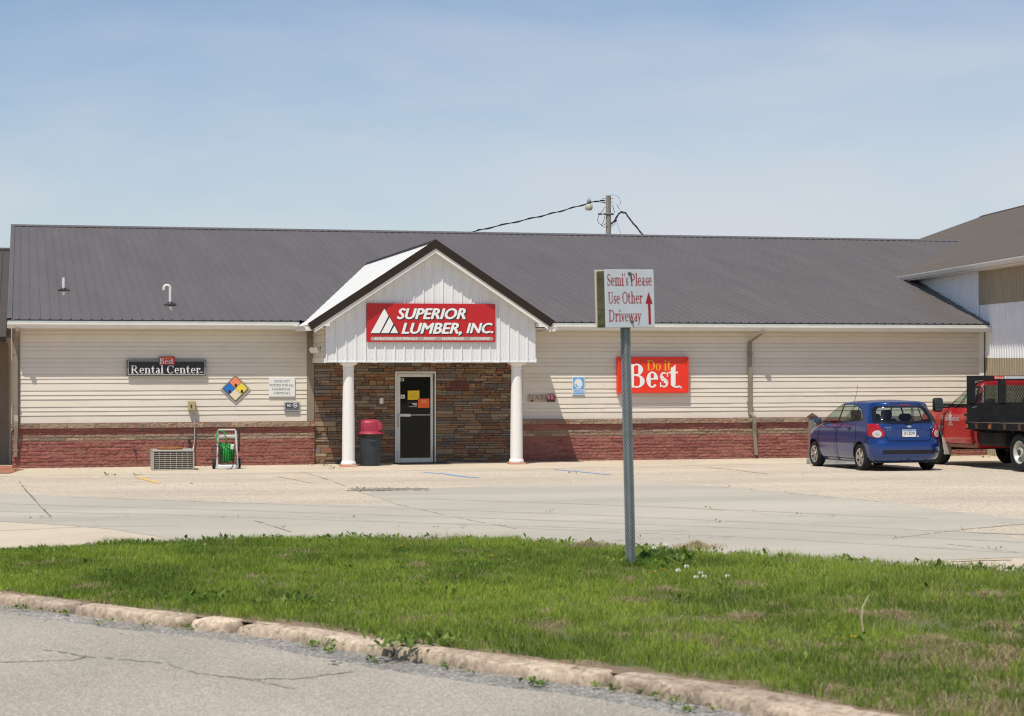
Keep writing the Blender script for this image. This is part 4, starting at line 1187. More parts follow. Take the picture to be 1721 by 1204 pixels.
# columns
m_col = mat('column_white', (0.78, 0.76, 0.73), 0.45, var=0.02)
m_redp = mat('chipped_red_paint', (0.58, 0.16, 0.085), 0.8, col2=(0.48, 0.33, 0.25), vscale=14)
for x in (7.46, 11.44):
    c = (x, -1.62)
    prof = [(.17, .07), (.178, .085), (.178, .115), (.162, .14), (.152, .155), (.15, .17)]
    sh = [(.147 - .026 * ((i / 10) ** 1.6), .165 + 2.1 * i / 10) for i in range(11)]
    capi = [(.121, 2.265), (.135, 2.275), (.135, 2.295), (.125, 2.30), (.125, 2.33), (.15, 2.355), (.17, 2.37)]
    mb = MB(); mb.lathe(prof[:], 48, c); mb.lathe(sh, 96, c, lambda k, z: 1 - (.022 if k % 4 == 0 else 0)); mb.lathe(capi, 48, c)
    co = mb.build('column', m_col, shop, True, 35)
    mb = MB(); mb.rbox(x - .175, x + .175, -1.62 - .175, -1.62 + .175, 2.37, 2.418, .006); mb.build('capital', m_col, co)
    mb = MB(); mb.rbox(x - .19, x + .19, -1.62 - .19, -1.62 + .19, -.01, .072, .012); mb.build('plinth', m_redp, co)
# --- door
mb = MB()
mb.rbox(DX0, DX0 + .05, -.075, .03, 0, DZ1, .004); mb.rbox(DX1 - .035, DX1, -.075, .03, 0, DZ1, .004); mb.rbox(DX0 + .05, DX1 - .035, -.075, .03, DZ1 - .05, DZ1, .004)
dr = mb.build('door', m_alu, shop)
mb = MB(); xl, xr = DX0 + .055, DX1 - .07
mb.rbox(xl, xl + .075, -.05, -.005, .015, DZ1 - .055, .004); mb.rbox(xr - .06, xr, -.05, -.005, .015, DZ1 - .055, .004)
mb.rbox(xl + .075, xr - .06, -.049, -.006, .015, .125, .004); mb.rbox(xl + .075, xr - .06, -.049, -.006, DZ1 - .135, DZ1 - .055, .004)
mb.build('leaf_frame', m_alu, dr)
mb = MB(); mb.box(xl + .07, xr - .055, -.03, -.022, .12, DZ1 - .13)
mb.build('glass', mat('dark_door_glass', (0.004, 0.005, 0.005), 0.04, spec=0.25), dr)
mb = MB(); mb.rbox(xl + .05, xl + .32, -.105, -.05, 1.115, 1.185, .008); mb.rbox(xl + .30, xr - .03, -.085, -.055, 1.145, 1.165, .005); mb.build('push_bar', m_alu, dr)
mb = MB(); mb.tube([(xl + .035, -.05, 1.15), (xl + .035, -.12, 1.15), (xl + .035, -.12, .90), (xl + .035, -.05, .90)], .018, 8); mb.build('handle', m_alu, dr)
mb = MB()
for z in (.2, 1.95): mb.cyl((xr + .012, -.07, z), (xr + .012, -.07, z + .13), .014, 8)
mb.box(xr + .002, xr + .025, -.04, -.03, .01, DZ1 - .05)
mb.build('hinge', mat('dark_bronze', (.08, .07, .055), .5), dr)
def paper(name, x0, x1, z0, z1, m, words=(), mt=None, tilt=0.0):
    mb = MB(); y = -.0345
    f = lambda a, b, d=0.0: (a, y - d, b + tilt * (a - x0))
    mb.add([f(x0, z0), f(x1, z0), f(x1, z1), f(x0, z1), (x0, y + .002, z0), (x1, y + .002, z0)], [(0, 1, 2, 3)])
    o = mb.build(name, m, dr)
    if words:
        mb = MB()
        for (kind, *a) in words:
            if kind == 't': put_text(mb, lambda p, q: f(x0 + (x1 - x0) * p, z0 + (z1 - z0) * q, .0012), a[0], a[1], a[2], a[3], a[4], .01)
            else: mb.poly([f(x0 + (x1 - x0) * p, z0 + (z1 - z0) * q, .0008) for p, q in ((a[0], a[2]), (a[1], a[2]), (a[1], a[3]), (a[0], a[3]))])
        mb.build('writing', mt, o)
    return o
m_ink = mat('ink', (0.02, 0.02, 0.02), .7); m_wink = mat('white_ink', (.75, .75, .75), .6); m_sign_red = mat('sign_red', (0.48, 0.011, 0.014), 0.4)
m_fad = mat('faded_ink', (0.50, 0.36, 0.02), .7)
paper('yellow_notice', 9.155, 9.44, 1.515, 1.735, mat('yellow_paper', (0.78, 0.56, 0.02), .6), [('r', .12, .86, q, q + .035) for q in (.2, .33, .46, .59, .72)], m_fad, .02)
paper('orange_notice', 9.405, 9.685, 1.325, 1.545, mat('orange_paper', (0.85, 0.13, 0.015), .6), [('r', .3, .75, .55, .85)], mat('faded_orange', (.85, .25, .12), .6))
paper('hours_notice', 9.17, 9.39, 1.335, 1.47, mat('black_card', (0.012, 0.012, 0.012), .4), [('r', .42, .95, .55, .72), ('r', .1, .95, .12, .17), ('r', .62, .95, .38, .5)], m_wink)
paper('red_mark', 9.19, 9.25, 1.395, 1.43, m_sign_red)
paper('white_sticker', 8.955, 9.085, 1.55, 1.64, mat('white_card', (.72, .72, .70), .5), [('r', .12, .3, .2, .8), ('r', .42, .75, .25, .75)], mat('brown_ink', (.30, .16, .10), .6))
paper('green_sticker', 8.955, 9.065, 1.965, 2.04, mat('pale_green_card', (.45, .55, .45), .5), [('r', .3, .75, .2, .85)], mat('green_ink', (.04, .12, .06), .6))
# small fittings fixed to the wall
u, z = W(641, 674, .06); mb = MB(); mb.rbox(u - .045, u + .045, -.085, -.05, z - .07, z + .07, .006); o = mb.build('door_bell', m_pvc, shop); mb = MB(); mb.box(u - .012, u + .012, -.09, -.085, z - .03, z + .03); mb.build('switch', m_white, o)
u, z = W(225, 755, .13); mb = MB(); mb.tube([(u, -.1, z), (u, -.18, z), (u, -.2, z - .06)], .017, 8); mb.cyl((u, -.17, z + .01), (u, -.17, z + .05), .008, 6); mb.cyl((u, -.17, z + .05), (u, -.17, z + .06), .032, 10); mb.build('hose_bib', m_black, shop)
for y_ in (-.55, -1.15):
    mb = MB(); mb.cyl((PX0 - .02, y_, 2.73), (PX0 - .06, y_, 2.73), .06, 12); mb.cyl((PX0 - .05, y_, 2.73), (PX0 - .13, y_ - .08, 2.70), .03, 12, .075); o = mb.build('flood_lamp', m_pvc, shop)
u, z = W(431, 737, .02)

# ================================================================== signs on the wall
def zmap(sc, ox, oy, t):
    """reading of an enlarged view (scale sc, corner ox, oy) -> point on the plane y = -t"""
    def f(a, b, d=0.0):
        u, z = W(ox + a / sc, oy + b / sc, t); return (u, -t - d, z)
    return f
def board(f, x0, y0, x1, y1, th, name, m, parent):
    """board whose face lies on f's plane, th thick behind it"""
    a = f(x0, y1); b = f(x1, y0); mb = MB(); mb.rbox(a[0], b[0], a[1], a[1] + th, a[2], b[2], .004); return mb.build(name, m, parent)
def fl(f, d): return lambda a, b, e=0.0: f(a, b, d + e)
def rct(mb, f, x0, y0, x1, y1, d): mb.poly([f(x0, y1, d), f(x1, y1, d), f(x1, y0, d), f(x0, y0, d)])

# big shop sign on the gable
t_ = thing('shop_sign', "wide red shop sign with white slanted letters and triangle logo on the porch gable", 'sign')
f = zmap(6.62, 590, 500, 1.925)
board(f, 175, 75, 1603, 496, .04, 'panel', m_sign_red, t_)
mb = MB()
for p in [[(372, 118), (548, 412), (228, 412)]]: mb.poly([f(*q, .002) for q in p[::-1]])
o_ = (9, 9)
for w_, b in (("SUPERIOR", (510, 122, 1275, 243)), ("LUMBER,", (562, 285, 1230, 424)), ("INC.", (1282, 285, 1582, 400))):
    put_text(mb, lambda a, c: f(a, c, .003), w_, b[0] + o_[0] + 3, b[2] + o_[0] - 3, b[3] + o_[1], b[1] + o_[1], .05, .28)
mb.build('letter_shadow', m_ink, t_)
mb = MB()
for p in [[(370, 122), (416, 206), (318, 398), (218, 398)], [(428, 222), (470, 296), (420, 398), (333, 398)], [(482, 316), (524, 398), (436, 398)]]: mb.poly([f(*q, .005) for q in p[::-1]])
mb.build('logo', mat('sign_white', (0.80, 0.80, 0.78), .4), t_)
mb = MB()
for w_, b in (("SUPERIOR", (510, 122, 1275, 243)), ("LUMBER,", (562, 285, 1230, 424)), ("INC.", (1282, 285, 1582, 400))):
    put_text(mb, lambda a, c: f(a, c, .006), w_, b[0] + 5, b[2] - 5, b[3] - 2, b[1] + 2, .04, .28)
mb.build('lettering', MATS['sign_white'], t_)
mb = MB(); n = 10
mb.poly([f(238 + 20 * cos(a), 460 + 20 * sin(a), .002) for a in np.linspace(1.5 * pi, .5 * pi, n)] + [f(1563 + 20 * cos(a), 460 + 20 * sin(a), .002) for a in np.linspace(.5 * pi, -.5 * pi, n)])
mb.build('strip', mat('sign_grey', (0.36, 0.33, 0.28), .5), t_)
mb = MB()
for w_, a, b in (("BUILDING MATERIALS", 258, 737), ("PAINT", 808, 942), ("HARDWARE", 1012, 1258), ("KITCHENS", 1335, 1542)): put_text(mb, lambda p, c: f(p, c, .004), w_, a, b, 474, 446, .02, .28)
mb.build('small_lettering', MATS['sign_white'], t_)

# red sign on the right wing
m_bred = mat('bright_sign_red', (0.76, 0.035, 0.014), 0.35); m_amber = mat('sign_amber', (0.83, 0.40, 0.012), 0.4)
t_ = thing('wall_sign', "bright red wall sign with large white word and amber words, behind the signpost", 'sign')
f = zmap(12.29, 1030, 590, .14)
board(f, 100, 122, 1560, 872, .115, 'panel', m_bred, t_)
mb = MB(); a = f(100, 872); b = f(1560, 122); y = a[1]
for (p0, p1) in (((a[0], a[2]), (b[0], a[2] + .055)), ((a[0], b[2] - .045), (b[0], b[2])), ((a[0], a[2] + .055), (a[0] + .05, b[2] - .045)), ((b[0] - .05, a[2] + .055), (b[0], b[2] - .045))):
    mb.rbox(p0[0], p1[0], y - .028, y - .001, p0[1], p1[1], .008)
mb.build('raised_frame', m_bred, t_)
mb = MB(); put_serif(mb, fl(f, .003), "Best", 300, 1395, 757, 277, .235, .07, .0); mb.build('lettering', MATS['sign_white'], t_)
mb = MB(); put_serif(mb, fl(f, .003), "Do it", 705, 1215, 404, 195, .17, .06, .0); mb.build('small_lettering', m_amber, t_)
mb = MB()
for k in range(14):
    a0, a1 = 2 * pi * k / 14, 2 * pi * (k + 1) / 14
    mb.poly([f(1405 + r_ * cos(a), 757 + r_ * sin(a), .003) for r_, a in ((22, a0), (22, a1), (15, a1), (15, a0))][::-1])
put_text(mb, lambda p, c: f(p, c, .003), "R", 1398, 1413, 767, 747, .01); mb.build('trade_mark', MATS['sign_white'], t_)

# black sign on the left wing
t_ = thing('wall_sign', "long black wall sign with grey border, white words and small red box on top", 'sign')
f = zmap(10.756, 200, 590, .10)
board(f, 140, 160, 1577, 450, .03, 'panel', mat('sign_black', (0.012, 0.013, 0.013), .35), t_)
a = f(240, 430); b = f(1480, 200)
for q in (a[0], b[0] - .06): MB().box(q, q + .06, -.07, -.004, a[2], b[2]).build('bracket', m_black, t_)
mb = MB()
for q in ((158, 176, 1562, 188), (158, 424, 1562, 436), (158, 188, 172, 424), (1548, 188, 1562, 424)): rct(mb, f, *q, .002)
mb.build('border', mat('sign_silver', (.45, .46, .46), .4), t_)
mb = MB(); put_serif(mb, fl(f, .003), "Rental Center", 216, 1478, 408, 262, .19, .07, .02); put_text(mb, lambda p, c: f(p, c, .003), "SM", 1456, 1520, 398, 376, .02); mb.build('lettering', mat('letter_silver', (.66, .66, .67), .4), t_)
board(zmap(10.756, 200, 590, .112), 722, 102, 1012, 247, .0115, 'red_box', mat('small_sign_red', (0.47, 0.02, 0.02), .4), t_)
mb = MB(); put_serif(mb, fl(f, .016), "Best", 736, 994, 240, 132, .2, .07, .02); mb.build('box_lettering', MATS['letter_silver'], t_)
mb = MB(); put_serif(mb, fl(f, .017), "Do it", 832, 950, 152, 112, .17, .07, .04); mb.build('box_small_lettering', m_amber, t_)

# hazard diamond
t_ = thing('hazard_diamond', "four-colour hazard diamond sign with a number one in three squares", 'sign')
f = zmap(9.56, 360, 620, .05); C_ = (340, 318); hd = 197
def dia(cx, cy, h_): return [(cx, cy + h_), (cx + h_, cy), (cx, cy - h_), (cx - h_, cy)]
mb = MB(); n_ = [f(*q) for q in dia(C_[0], C_[1], hd + 6)]; mb.prism([(p[0], p[2]) for p in n_], 'y', -.05, -.035); mb.build('panel', m_ink, t_)
mb = MB(); n_ = [f(*q) for q in dia(C_[0] + 6, C_[1] + 14, hd + 42)]; mb.prism([(p[0], p[2]) for p in n_], 'y', -.034, -.021); mb.build('backing', mat('backing_board', (0.36, 0.34, 0.29), .7), t_)
for nm, (dx, dy), c_ in (('red_square', (0, -1), (.80, .24, .11)), ('blue_square', (-1, 0), (.01, .16, .52)), ('yellow_square', (1, 0), (.80, .62, .06)), ('white_square', (0, 1), (.72, .64, .47))):
    mb = MB(); mb.poly([f(*q, .002) for q in dia(C_[0] + dx * hd / 2, C_[1] + dy * hd / 2, hd / 2 - 4)]); mb.build(nm, mat('hazard_' + nm, c_, .5), t_)
mb = MB()
for (a, b) in ((345, 268), (248, 365), (444, 365)): put_text(mb, lambda p, c: f(p, c, .004), "1", a - 9, a + 10, b + 24, b - 24, .05)
mb.build('digits', m_ink, t_)
# chemical notice
t_ = thing('notice_board', "white notice about hazardous chemicals right of the hazard diamond", 'sign')
board(f, 878, 142, 1300, 450, .027, 'panel', mat('notice_white', (.72, .73, .71), .5), t_)
mb = MB()
for w_, a, b, c, d in (("SIGNS NOT", 965, 1217, 182, 220), ("POSTED FOR ALL", 892, 1282, 247, 284), ("HAZARDOUS", 936, 1220, 310, 348), ("CHEMICALS", 957, 1217, 373, 411)): put_text(mb, lambda p, q: f(p, q, .002), w_, a, b, d, c, .004)
mb.build('lettering', mat('dark_grey_ink', (.08, .08, .09), .6), t_)
# no smoking sign
t_ = thing('no_smoking_sign', "small black no smoking sign low on the wall beside the stone porch", 'sign')
board(f, 1130, 538, 1373, 706, .027, 'panel', mat('sign_slate', (.05, .055, .07), .4), t_)
mb = MB()
for q in ((1130, 538, 1373, 552), (1130, 692, 1373, 706), (1130, 552, 1146, 692), (1357, 552, 1373, 692)): rct(mb, f, *q, .002)
for k in range(10): rct(mb, f, 1150 + k * 20, 642, 1164 + k * 20, 655, .002)
rct(mb, f, 1150, 668, 1355, 682, .002)
mb.build('border', mat('sign_dull_silver', (.30, .31, .34), .5), t_)
mb = MB(); put_text(mb, lambda p, q: f(p, q, .003), "NO", 1176, 1238, 612, 566, .04)
for k in range(20):
    a0, a1 = 2 * pi * k / 20, 2 * pi * (k + 1) / 20
    mb.poly([f(1300 + r_ * cos(a), 588 + r_ * sin(a), .003) for r_, a in ((38, a0), (38, a1), (29, a1), (29, a0))][::-1])
mb.poly([f(*q, .0035) for q in ((1276, 570), (1282, 563), (1326, 607), (1320, 614))][::-1]); rct(mb, f, 1280, 583, 1322, 594, .0032)
mb.build('lettering', MATS['letter_silver'], t_)
# small picture banner
t_ = thing('banner_sign', "small picture banner with a red leaf, half in shadow right of the porch", 'sign')
f = zmap(7.085, 870, 620, .045)
board(f, 125, 310, 450, 396, .024, 'panel', mat('banner_picture', (.50, .42, .34), .6, col2=(.36, .24, .17), vscale=9), t_)
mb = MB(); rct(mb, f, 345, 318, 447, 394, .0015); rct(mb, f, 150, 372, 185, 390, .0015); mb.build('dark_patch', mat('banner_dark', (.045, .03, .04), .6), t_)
mb = MB()
lf = [(395, 292), (404, 312), (430, 290), (428, 318), (466, 350), (440, 356), (445, 378), (415, 366), (378, 384), (380, 362), (350, 358), (362, 340), (350, 300), (378, 314)]
c0 = (402, 338)
for i in range(len(lf)): mb.poly([f(*c0, .005), f(*lf[(i + 1) % len(lf)], .005), f(*lf[i], .005)])
mb.build('leaf', mat('leaf_red', (.36, .02, .03), .5), t_)
mb = MB(); put_serif(mb, fl(f, .003), "NATI", 132, 345, 365, 316, .13, .05, .12); mb.build('dark_lettering', mat('banner_ink', (.10, .08, .09), .6), t_)
mb = MB(); put_serif(mb, fl(f, .006), "VE", 350, 440, 363, 316, .15, .06, .08); mb.build('light_lettering', MATS['letter_silver'], t_)
# accessible parking sign
t_ = thing('parking_sign', "upright blue and white accessible parking sign on the cream wall", 'sign')
board(f, 652, 94, 798, 313, .024, 'panel', MATS['notice_white'], t_)
m_pb = mat('parking_blue', (.10, .36, .75), .5)
mb = MB(); rct(mb, f, 660, 102, 790, 246, .0015); rct(mb, f, 660, 284, 790, 305, .0015); mb.build('blue_field', m_pb, t_)
mb = MB()
for k in range(22):
    a0, a1 = 2 * pi * k / 22, 2 * pi * (k + 1) / 22
    mb.poly([f(722, 178, .003), f(722 + 46 * cos(a0) * 1.05, 178 + 60 * sin(a0), .003), f(722 + 46 * cos(a1) * 1.05, 178 + 60 * sin(a1), .003)][::-1])
mb.build('worn_symbol', MATS['notice_white'], t_)
mb = MB()
mb.poly([f(*q, .005) for q in ((684, 184), (700, 180), (706, 204), (728, 210), (720, 218), (694, 214))][::-1])
put_text(mb, lambda p, q: f(p, q, .003), "PARKING", 666, 784, 280, 252, .03)
mb.build('lettering', m_pb, t_)
# house number
t_ = thing('number_plaque', "dark red house number plaque 1800 on the stone right of the door", 'sign')
f = zmap(6.69, 640, 610, .095)
board(f, 798, 218, 995, 310, .045, 'panel', mat('plaque_red', (.13, .03, .025), .6), t_)
mb = MB(); put_serif(mb, fl(f, .002), "1800", 812, 982, 297, 230, .11, .06, .14); mb.build('digits', mat('plaque_ink', (.03, .012, .012), .6), t_)

# ================================================================== things along the wall
# switch box and conduit
u0, z1 = W(316.5, 674.5, .14); u1, z0 = W(328.5, 690.5, .14)
t_ = thing('disconnect_box', "beige electrical switch box on the siding with a grey conduit below", 'electrical box', (u0, -.16, z0))
mb = MB(); mb.rbox(0, u1 - u0, 0, .138, 0, z1 - z0, .006); mb.rbox(.01, u1 - u0 - .01, -.012, -.001, .012, z1 - z0 - .012, .004); bx = mb.build('box', mat('beige_box', (.40, .335, .19), .5), t_)
mb = MB(); mb.box(.055, .075, -.035, -.012, .08, .13); mb.box(.05, .08, -.02, -.012, .07, .14); mb.build('switch_lever', m_black, bx)
mb = MB(); x_ = u1 - u0 - .03
mb.tube([(x_, .08, .0), (x_ + .01, .09, -.26), (x_ + .01, .015, -.34), (x_ + .01, .015, -.68), (x_ - .01, .01, -.84), (x_ - .05, -.06, -.98), (x_ - .09, -.12, -1.12)], .016, 8); mb.build('conduit', m_galv, t_)
mb = MB(); mb.tube([(x_ - .09, -.12, -1.1), (x_ - .1, -.2, -1.16), (x_ - .16, -.3, -1.1), (x_ - .18, -.3, -.95), (x_ - .12, -.1, -.78), (x_ - .1, .03, -.72)], .013, 8); mb.cyl((x_ - .115, .0, -.76), (x_ - .115, .0, -.66), .03, 8); mb.build('cable', m_black, t_)
# outdoor condenser
x0 = W(249.5, 785, .9)[0]; x1 = W(317.5, 785, .9)[0]
c = G(283, 791); 
t_ = thing('condenser_unit', "low square air conditioner with wire guard and rusty top ring by the wall", 'air conditioner', (x0, c[1], gz(c[1])))
wd_, dp_, hh = x1 - x0, .78, .45
mb = MB(); mb.rbox(.035, wd_ - .035, .035, dp_ - .035, .02, hh - .03, .03); co = mb.build('coil', mat('coil_fins', (.09, .075, .055), .8, var=.35, vscale=14, stretch=(30, 30, 1)), t_)
mb = MB(); mb.rbox(0, wd_, 0, dp_, hh - .045, hh, .018); mb.rbox(0, wd_, 0, dp_, 0, .03, .008)
for x in (0, wd_ - .03):
    for y in (0, dp_ - .03): mb.box(x + .002, x + .028, y + .002, y + .028, .03, hh - .045)
mb.build('casing', mat('condenser_grey', (.32, .30, .26), .6, var=.15, vscale=8), t_)
mb = MB()
for i in range(8): 
    x = wd_ * i / 7 * .96 + wd_ * .02; mb.cyl((x, .004, .03), (x, .004, hh - .045), .0045, 6)
for i in range(8): mb.cyl((.01, .004, .06 + i * .045), (wd_ - .01, .004, .06 + i * .045), .004, 6)
for i in range(7): 
    y = dp_ * i / 6 * .96 + .015; mb.cyl((.004, y, .03), (.004, y, hh - .045), .0045, 6); mb.cyl((wd_ - .004, y, .03), (wd_ - .004, y, hh - .045), .0045, 6)
for i in range(8): mb.cyl((.004, .01, .06 + i * .045), (.004, dp_ - .01, .06 + i * .045), .004, 6)
mb.build('wire_guard', mat('guard_grey', (.50, .47, .42), .5, metal=.2), t_)
mb = MB(); mb.lathe([(.27, hh), (.285, hh + .03), (.275, hh + .045), (.25, hh + .035), (.24, hh)], 28, (wd_ / 2 - .05, dp_ / 2)); mb.build('fan_ring', mat('rust', (.34, .14, .045), .9, var=.3, vscale=9), t_)
# hose reel cart
c = G(384, 789)
t_ = thing('hose_reel_cart', "grey hose reel cart wound with bright green hose, against the red block base", 'hose reel', (c[0] - .25, c[1] + .05, gz(c[1])))
m_gr = mat('cart_grey', (.52, .51, .49), .5); m_hose = mat('green_hose', (.015, .28, .04), .35, var=.25, vscale=20)
mb = MB()
for x in (.0, .46):
    mb.tube([(x, 0, .02), (x + (.02 if x == 0 else -.02), .03, .45), (x + (.03 if x == 0 else -.03), .12, .84)], .022, 8)
mb.tube([(.03, .12, .84), (.05, .13, .875), (.41, .13, .875), (.43, .12, .84)], .02, 8)
mb.build('frame', m_gr, t_)
mb = MB(); mb.rbox(.03, .43, .09, .13, .69, .76, .015); mb.build('crossbar', m_gr, t_)
mb = MB(); mb.rbox(.01, .45, -.08, .25, .0, .10, .02); mb.build('base_tray', mat('cart_white', (.66, .66, .65), .5), t_)
mb = MB(); mb.cyl((.07, .12, .36), (.09, .12, .36), .245, 28); mb.cyl((.36, .12, .36), (.38, .12, .36), .245, 28); mb.cyl((.09, .12, .36), (.36, .12, .36), .09, 16); dr_ = mb.build('drum', m_black, t_)
mb = MB(); pth = []
for k in range(300):
    lay = k // 110; a = k * .36; rad = .15 + .032 * lay; fr_ = (k % 110) / 110; xx = .105 + .24 * (fr_ if lay % 2 == 0 else 1 - fr_)
    pth.append((xx, .12 + rad * cos(a), .36 + rad * sin(a)))
mb.tube(pth, .0155, 7); mb.tube([(.12, -.09, .46), (.0, -.06, .62), (-.03, .03, .76), (.04, .08, .87), (.16, .08, .84), (.20, .06, .72), (.2, .0, .62)], .0145, 7); mb.build('hose', m_hose, t_, True)
mb = MB(); mb.tube([(.2, .0, .62), (.17, -.03, .52), (.26, -.1, .45), (.36, -.14, .35), (.36, -.17, .15), (.30, -.2, .02), (.2, -.2, .015)], .012, 7); mb.tube([(.02, -.06, .52), (-.1, -.1, .5), (-.1, -.05, .36), (.0, -.03, .36)], .008, 6); mb.build('supply_hose', m_black, t_, True)
for x in (-.05, .51):
    mb = MB(); mb.cyl((x - .03, .2, .12), (x + .03, .2, .12), .12, 20); mb.build('wheel', m_rubber, t_)
mb = MB(); mb.tube([(.46, .12, .36), (.5, .12, .4), (.50, .1, .86), (.5, .1, .9), (.62, .06, .9)], .018, 7); mb.build('crank', m_black, t_)
mb = MB(); mb.rbox(.30, .38, -.06, -.03, .44, .56, .01); mb.build('hose_guide', MATS['cart_white'], t_)
# refuse bin
c = G(626, 784)
t_ = thing('trash_can', "round grey trash can with faded red dome lid beside the shop door", 'trash can', (c[0], c[1] + .28, gz(c[1])))
m_can = mat('can_grey', (.04, .049, .058), .65, spec=.3, var=.12, vscale=5); m_lid = mat('lid_red', (.33, .026, .055), .45, var=.05)
mb = MB(); mb.lathe([(.215, 0), (.225, .02), (.262, .60), (.268, .62), (.268, .64), (.275, .645)], 40); mb.build('barrel', m_can, t_, True, 35)
mb = MB(); mb.lathe([(.272, .645), (.278, .66), (.278, .735), (.27, .74)], 40); mb.build('rim', m_black, t_, True, 35)
mb = MB(); mb.rbox(-.05, .07, -.30, -.255, .56, .60, .01); mb.build('handle', m_can, t_)
mb = MB(); ringp = [(.315, .735), (.32, .75), (.30, .775), (.275, .79), (.265, .80)]
mb.lathe(ringp, 40); N_ = 40
prof = [(.262, .80), (.262, .86), (.26, .98), (.25, 1.02), (.22, 1.05), (.12, 1.07), (.01, 1.075)]
mb.lathe(prof, N_, (0, 0), lambda k, z: 1 / max(abs(cos(2 * pi * k / N_)), abs(sin(2 * pi * k / N_))) ** .35 * .92); lid = mb.build('lid', m_lid, t_, True, 40)
mb = MB(); mb.rbox(.235, .262, -.13, .13, .83, .97, .01); mb.rbox(.13, .22, -.245, -.225, .83, 1.0, .01); mb.build('flap', mat('flap_red', (.36, .03, .06), .5), lid)
# door mat
t_ = tag((lambda mb: mb.build('door_mat', mat('mat_black', (.025, .025, .027), .9, var=.3, vscale=30)))(MB().rbox(8.75, 10.0, -1.15, -.22, .0, .016, .006)), "flat black mat lying in front of the shop door", 'door mat')
t_.location = (0, 0, .012)
# a pale pebble-like scrap by the wall
# post with a cap beside the blue car, and the wheel stop
pu, pzz = W(1365.5, 694, 3.5)
t_ = thing('wooden_post', "weathered grey square post with brown pyramid cap left of the blue car", 'post', (pu, -3.5, pzz - 1.285))
m_wood = mat('weathered_wood', (.20, .175, .15), .85, var=.25, vscale=5, stretch=(6, 6, .6), bump=.4, bscale=25)
mb = MB(); mb.rbox(-.072, .072, -.072, .072, -.1, 1.17, .008); mb.build('shaft', m_wood, t_)
mb = MB(); mb.rbox(-.095, .095, -.095, .095, 1.17, 1.21, .006); mb.add([(-.085, -.085, 1.21), (.085, -.085, 1.21), (.085, .085, 1.21), (-.085, .085, 1.21), (0, 0, 1.285)], [(0, 1, 4), (1, 2, 4), (2, 3, 4), (3, 0, 4)]); mb.build('cap', mat('cap_brown', (.09, .045, .028), .6), t_)
mb = MB(); mb.tube([(.07, -.02, 1.1), (.14, -.05, 1.06), (.17, -.06, .9), (.12, -.05, .72), (.07, -.03, .66)], .014, 7); mb.build('hanger', m_black, t_)
a = G(1357, 781); b = G(1446, 784)
t_ = tag((lambda mb: mb.build('wheel_stop', mat('wheel_stop_concrete', (.30, .31, .30), .85, var=.2, vscale=6)))(MB().prism([(-.10, 0), (.10, 0), (.065, .13), (-.065, .13)], 'x', -.9, .95)), "long grey concrete wheel stop on the ground in front of the blue car", 'wheel stop')
t_.location = (a[0] + 1.0, -3.9, gz(-3.9))

# ================================================================== neighbours
# porch-roofed annex at the far left
t_ = thing('side_annex', "neighbouring building at the left edge with brown ribbed roof over a shaded wall", 'building')
ue, ze = W(8, 566, -.2); 
yy = .2
for k in range(400):
    yy += .05; dx, dy = ue - CAM[0], yy - CAM[1]; Zc_ = dx * SA + dy * CA
    if PCY - FPX * (ze + .2 * (yy - .2) - CAM[2]) / Zc_ < 420: break
mb = MB()
ribbed(mb, -14.0, -.16, .2286, lambda x, h: [(x, yy, ze + .2 * (yy - .2) + h), (x, .2, ze + h)]); r_ = mb.build('roof', m_roofb, t_)
mb = MB(); mb.add([(-14, yy - .2, ze + .2 * (yy - .4) + .03), (-.16, yy - .2, ze + .2 * (yy - .4) + .03), (-.16, yy, ze + .2 * (yy - .2) + .06), (-14, yy, ze + .2 * (yy - .2) + .06), (-14, yy + 9, ze), (-.16, yy + 9, ze)], [(0, 1, 2, 3), (3, 2, 5, 4)]); mb.build('ridge_cap', m_roofb, r_)
mb = MB(); mb.box(-14, -.16, .2, .24, ze - .13, ze - .005); mb.build('fascia', m_brown, t_)
mb = MB(); mb.box(-14, -.16, .23, 2.3, ze - .13, ze - .10); mb.build('soffit', m_taupe, t_)
mb = MB(); clapboards(mb, -14, -.35, 1.02, ze - .13, 2.3, 33); mb.box(-14, -.05, 2.302, 2.5, 0, ze); mb.build('wall', m_side, t_)
mb = MB(); mb.box(-.36, -.12, 2.24, 2.31, 0, ze - .13); mb.build('corner_board', m_taupe, t_)
mb = MB(); mb.box(-14, -.36, 2.2, 2.3, 0, .95); mb.box(-14, -.35, 2.16, 2.3, .95, 1.05); mb.build('block_base', mat('annex_block', (.22, .075, .055), .9, var=.2, vscale=5), t_)
# barn at the right
BA = radians(11.2)
t_ = thing('metal_barn', "tall barn at the right edge with corrugated white and tan panels and brown roof", 'barn', (24.42, 0, 0), -BA)
def toB(p): dx, dy = p[0] - 24.42, p[1]; return (dx * cos(BA) - dy * sin(BA), dx * sin(BA) + dy * cos(BA), p[2])
def barnwall(px, py):
    d = ray(px, py); n_ = (cos(BA), -sin(BA)); k = ((24.42 - CAM[0]) * n_[0] + (0 - CAM[1]) * n_[1]) / (d[0] * n_[0] + d[1] * n_[1]); p = (CAM[0] + k * d[0], CAM[1] + k * d[1], CAM[2] + k * d[2]); return toB(p)
EB = 4.93; PB = .36
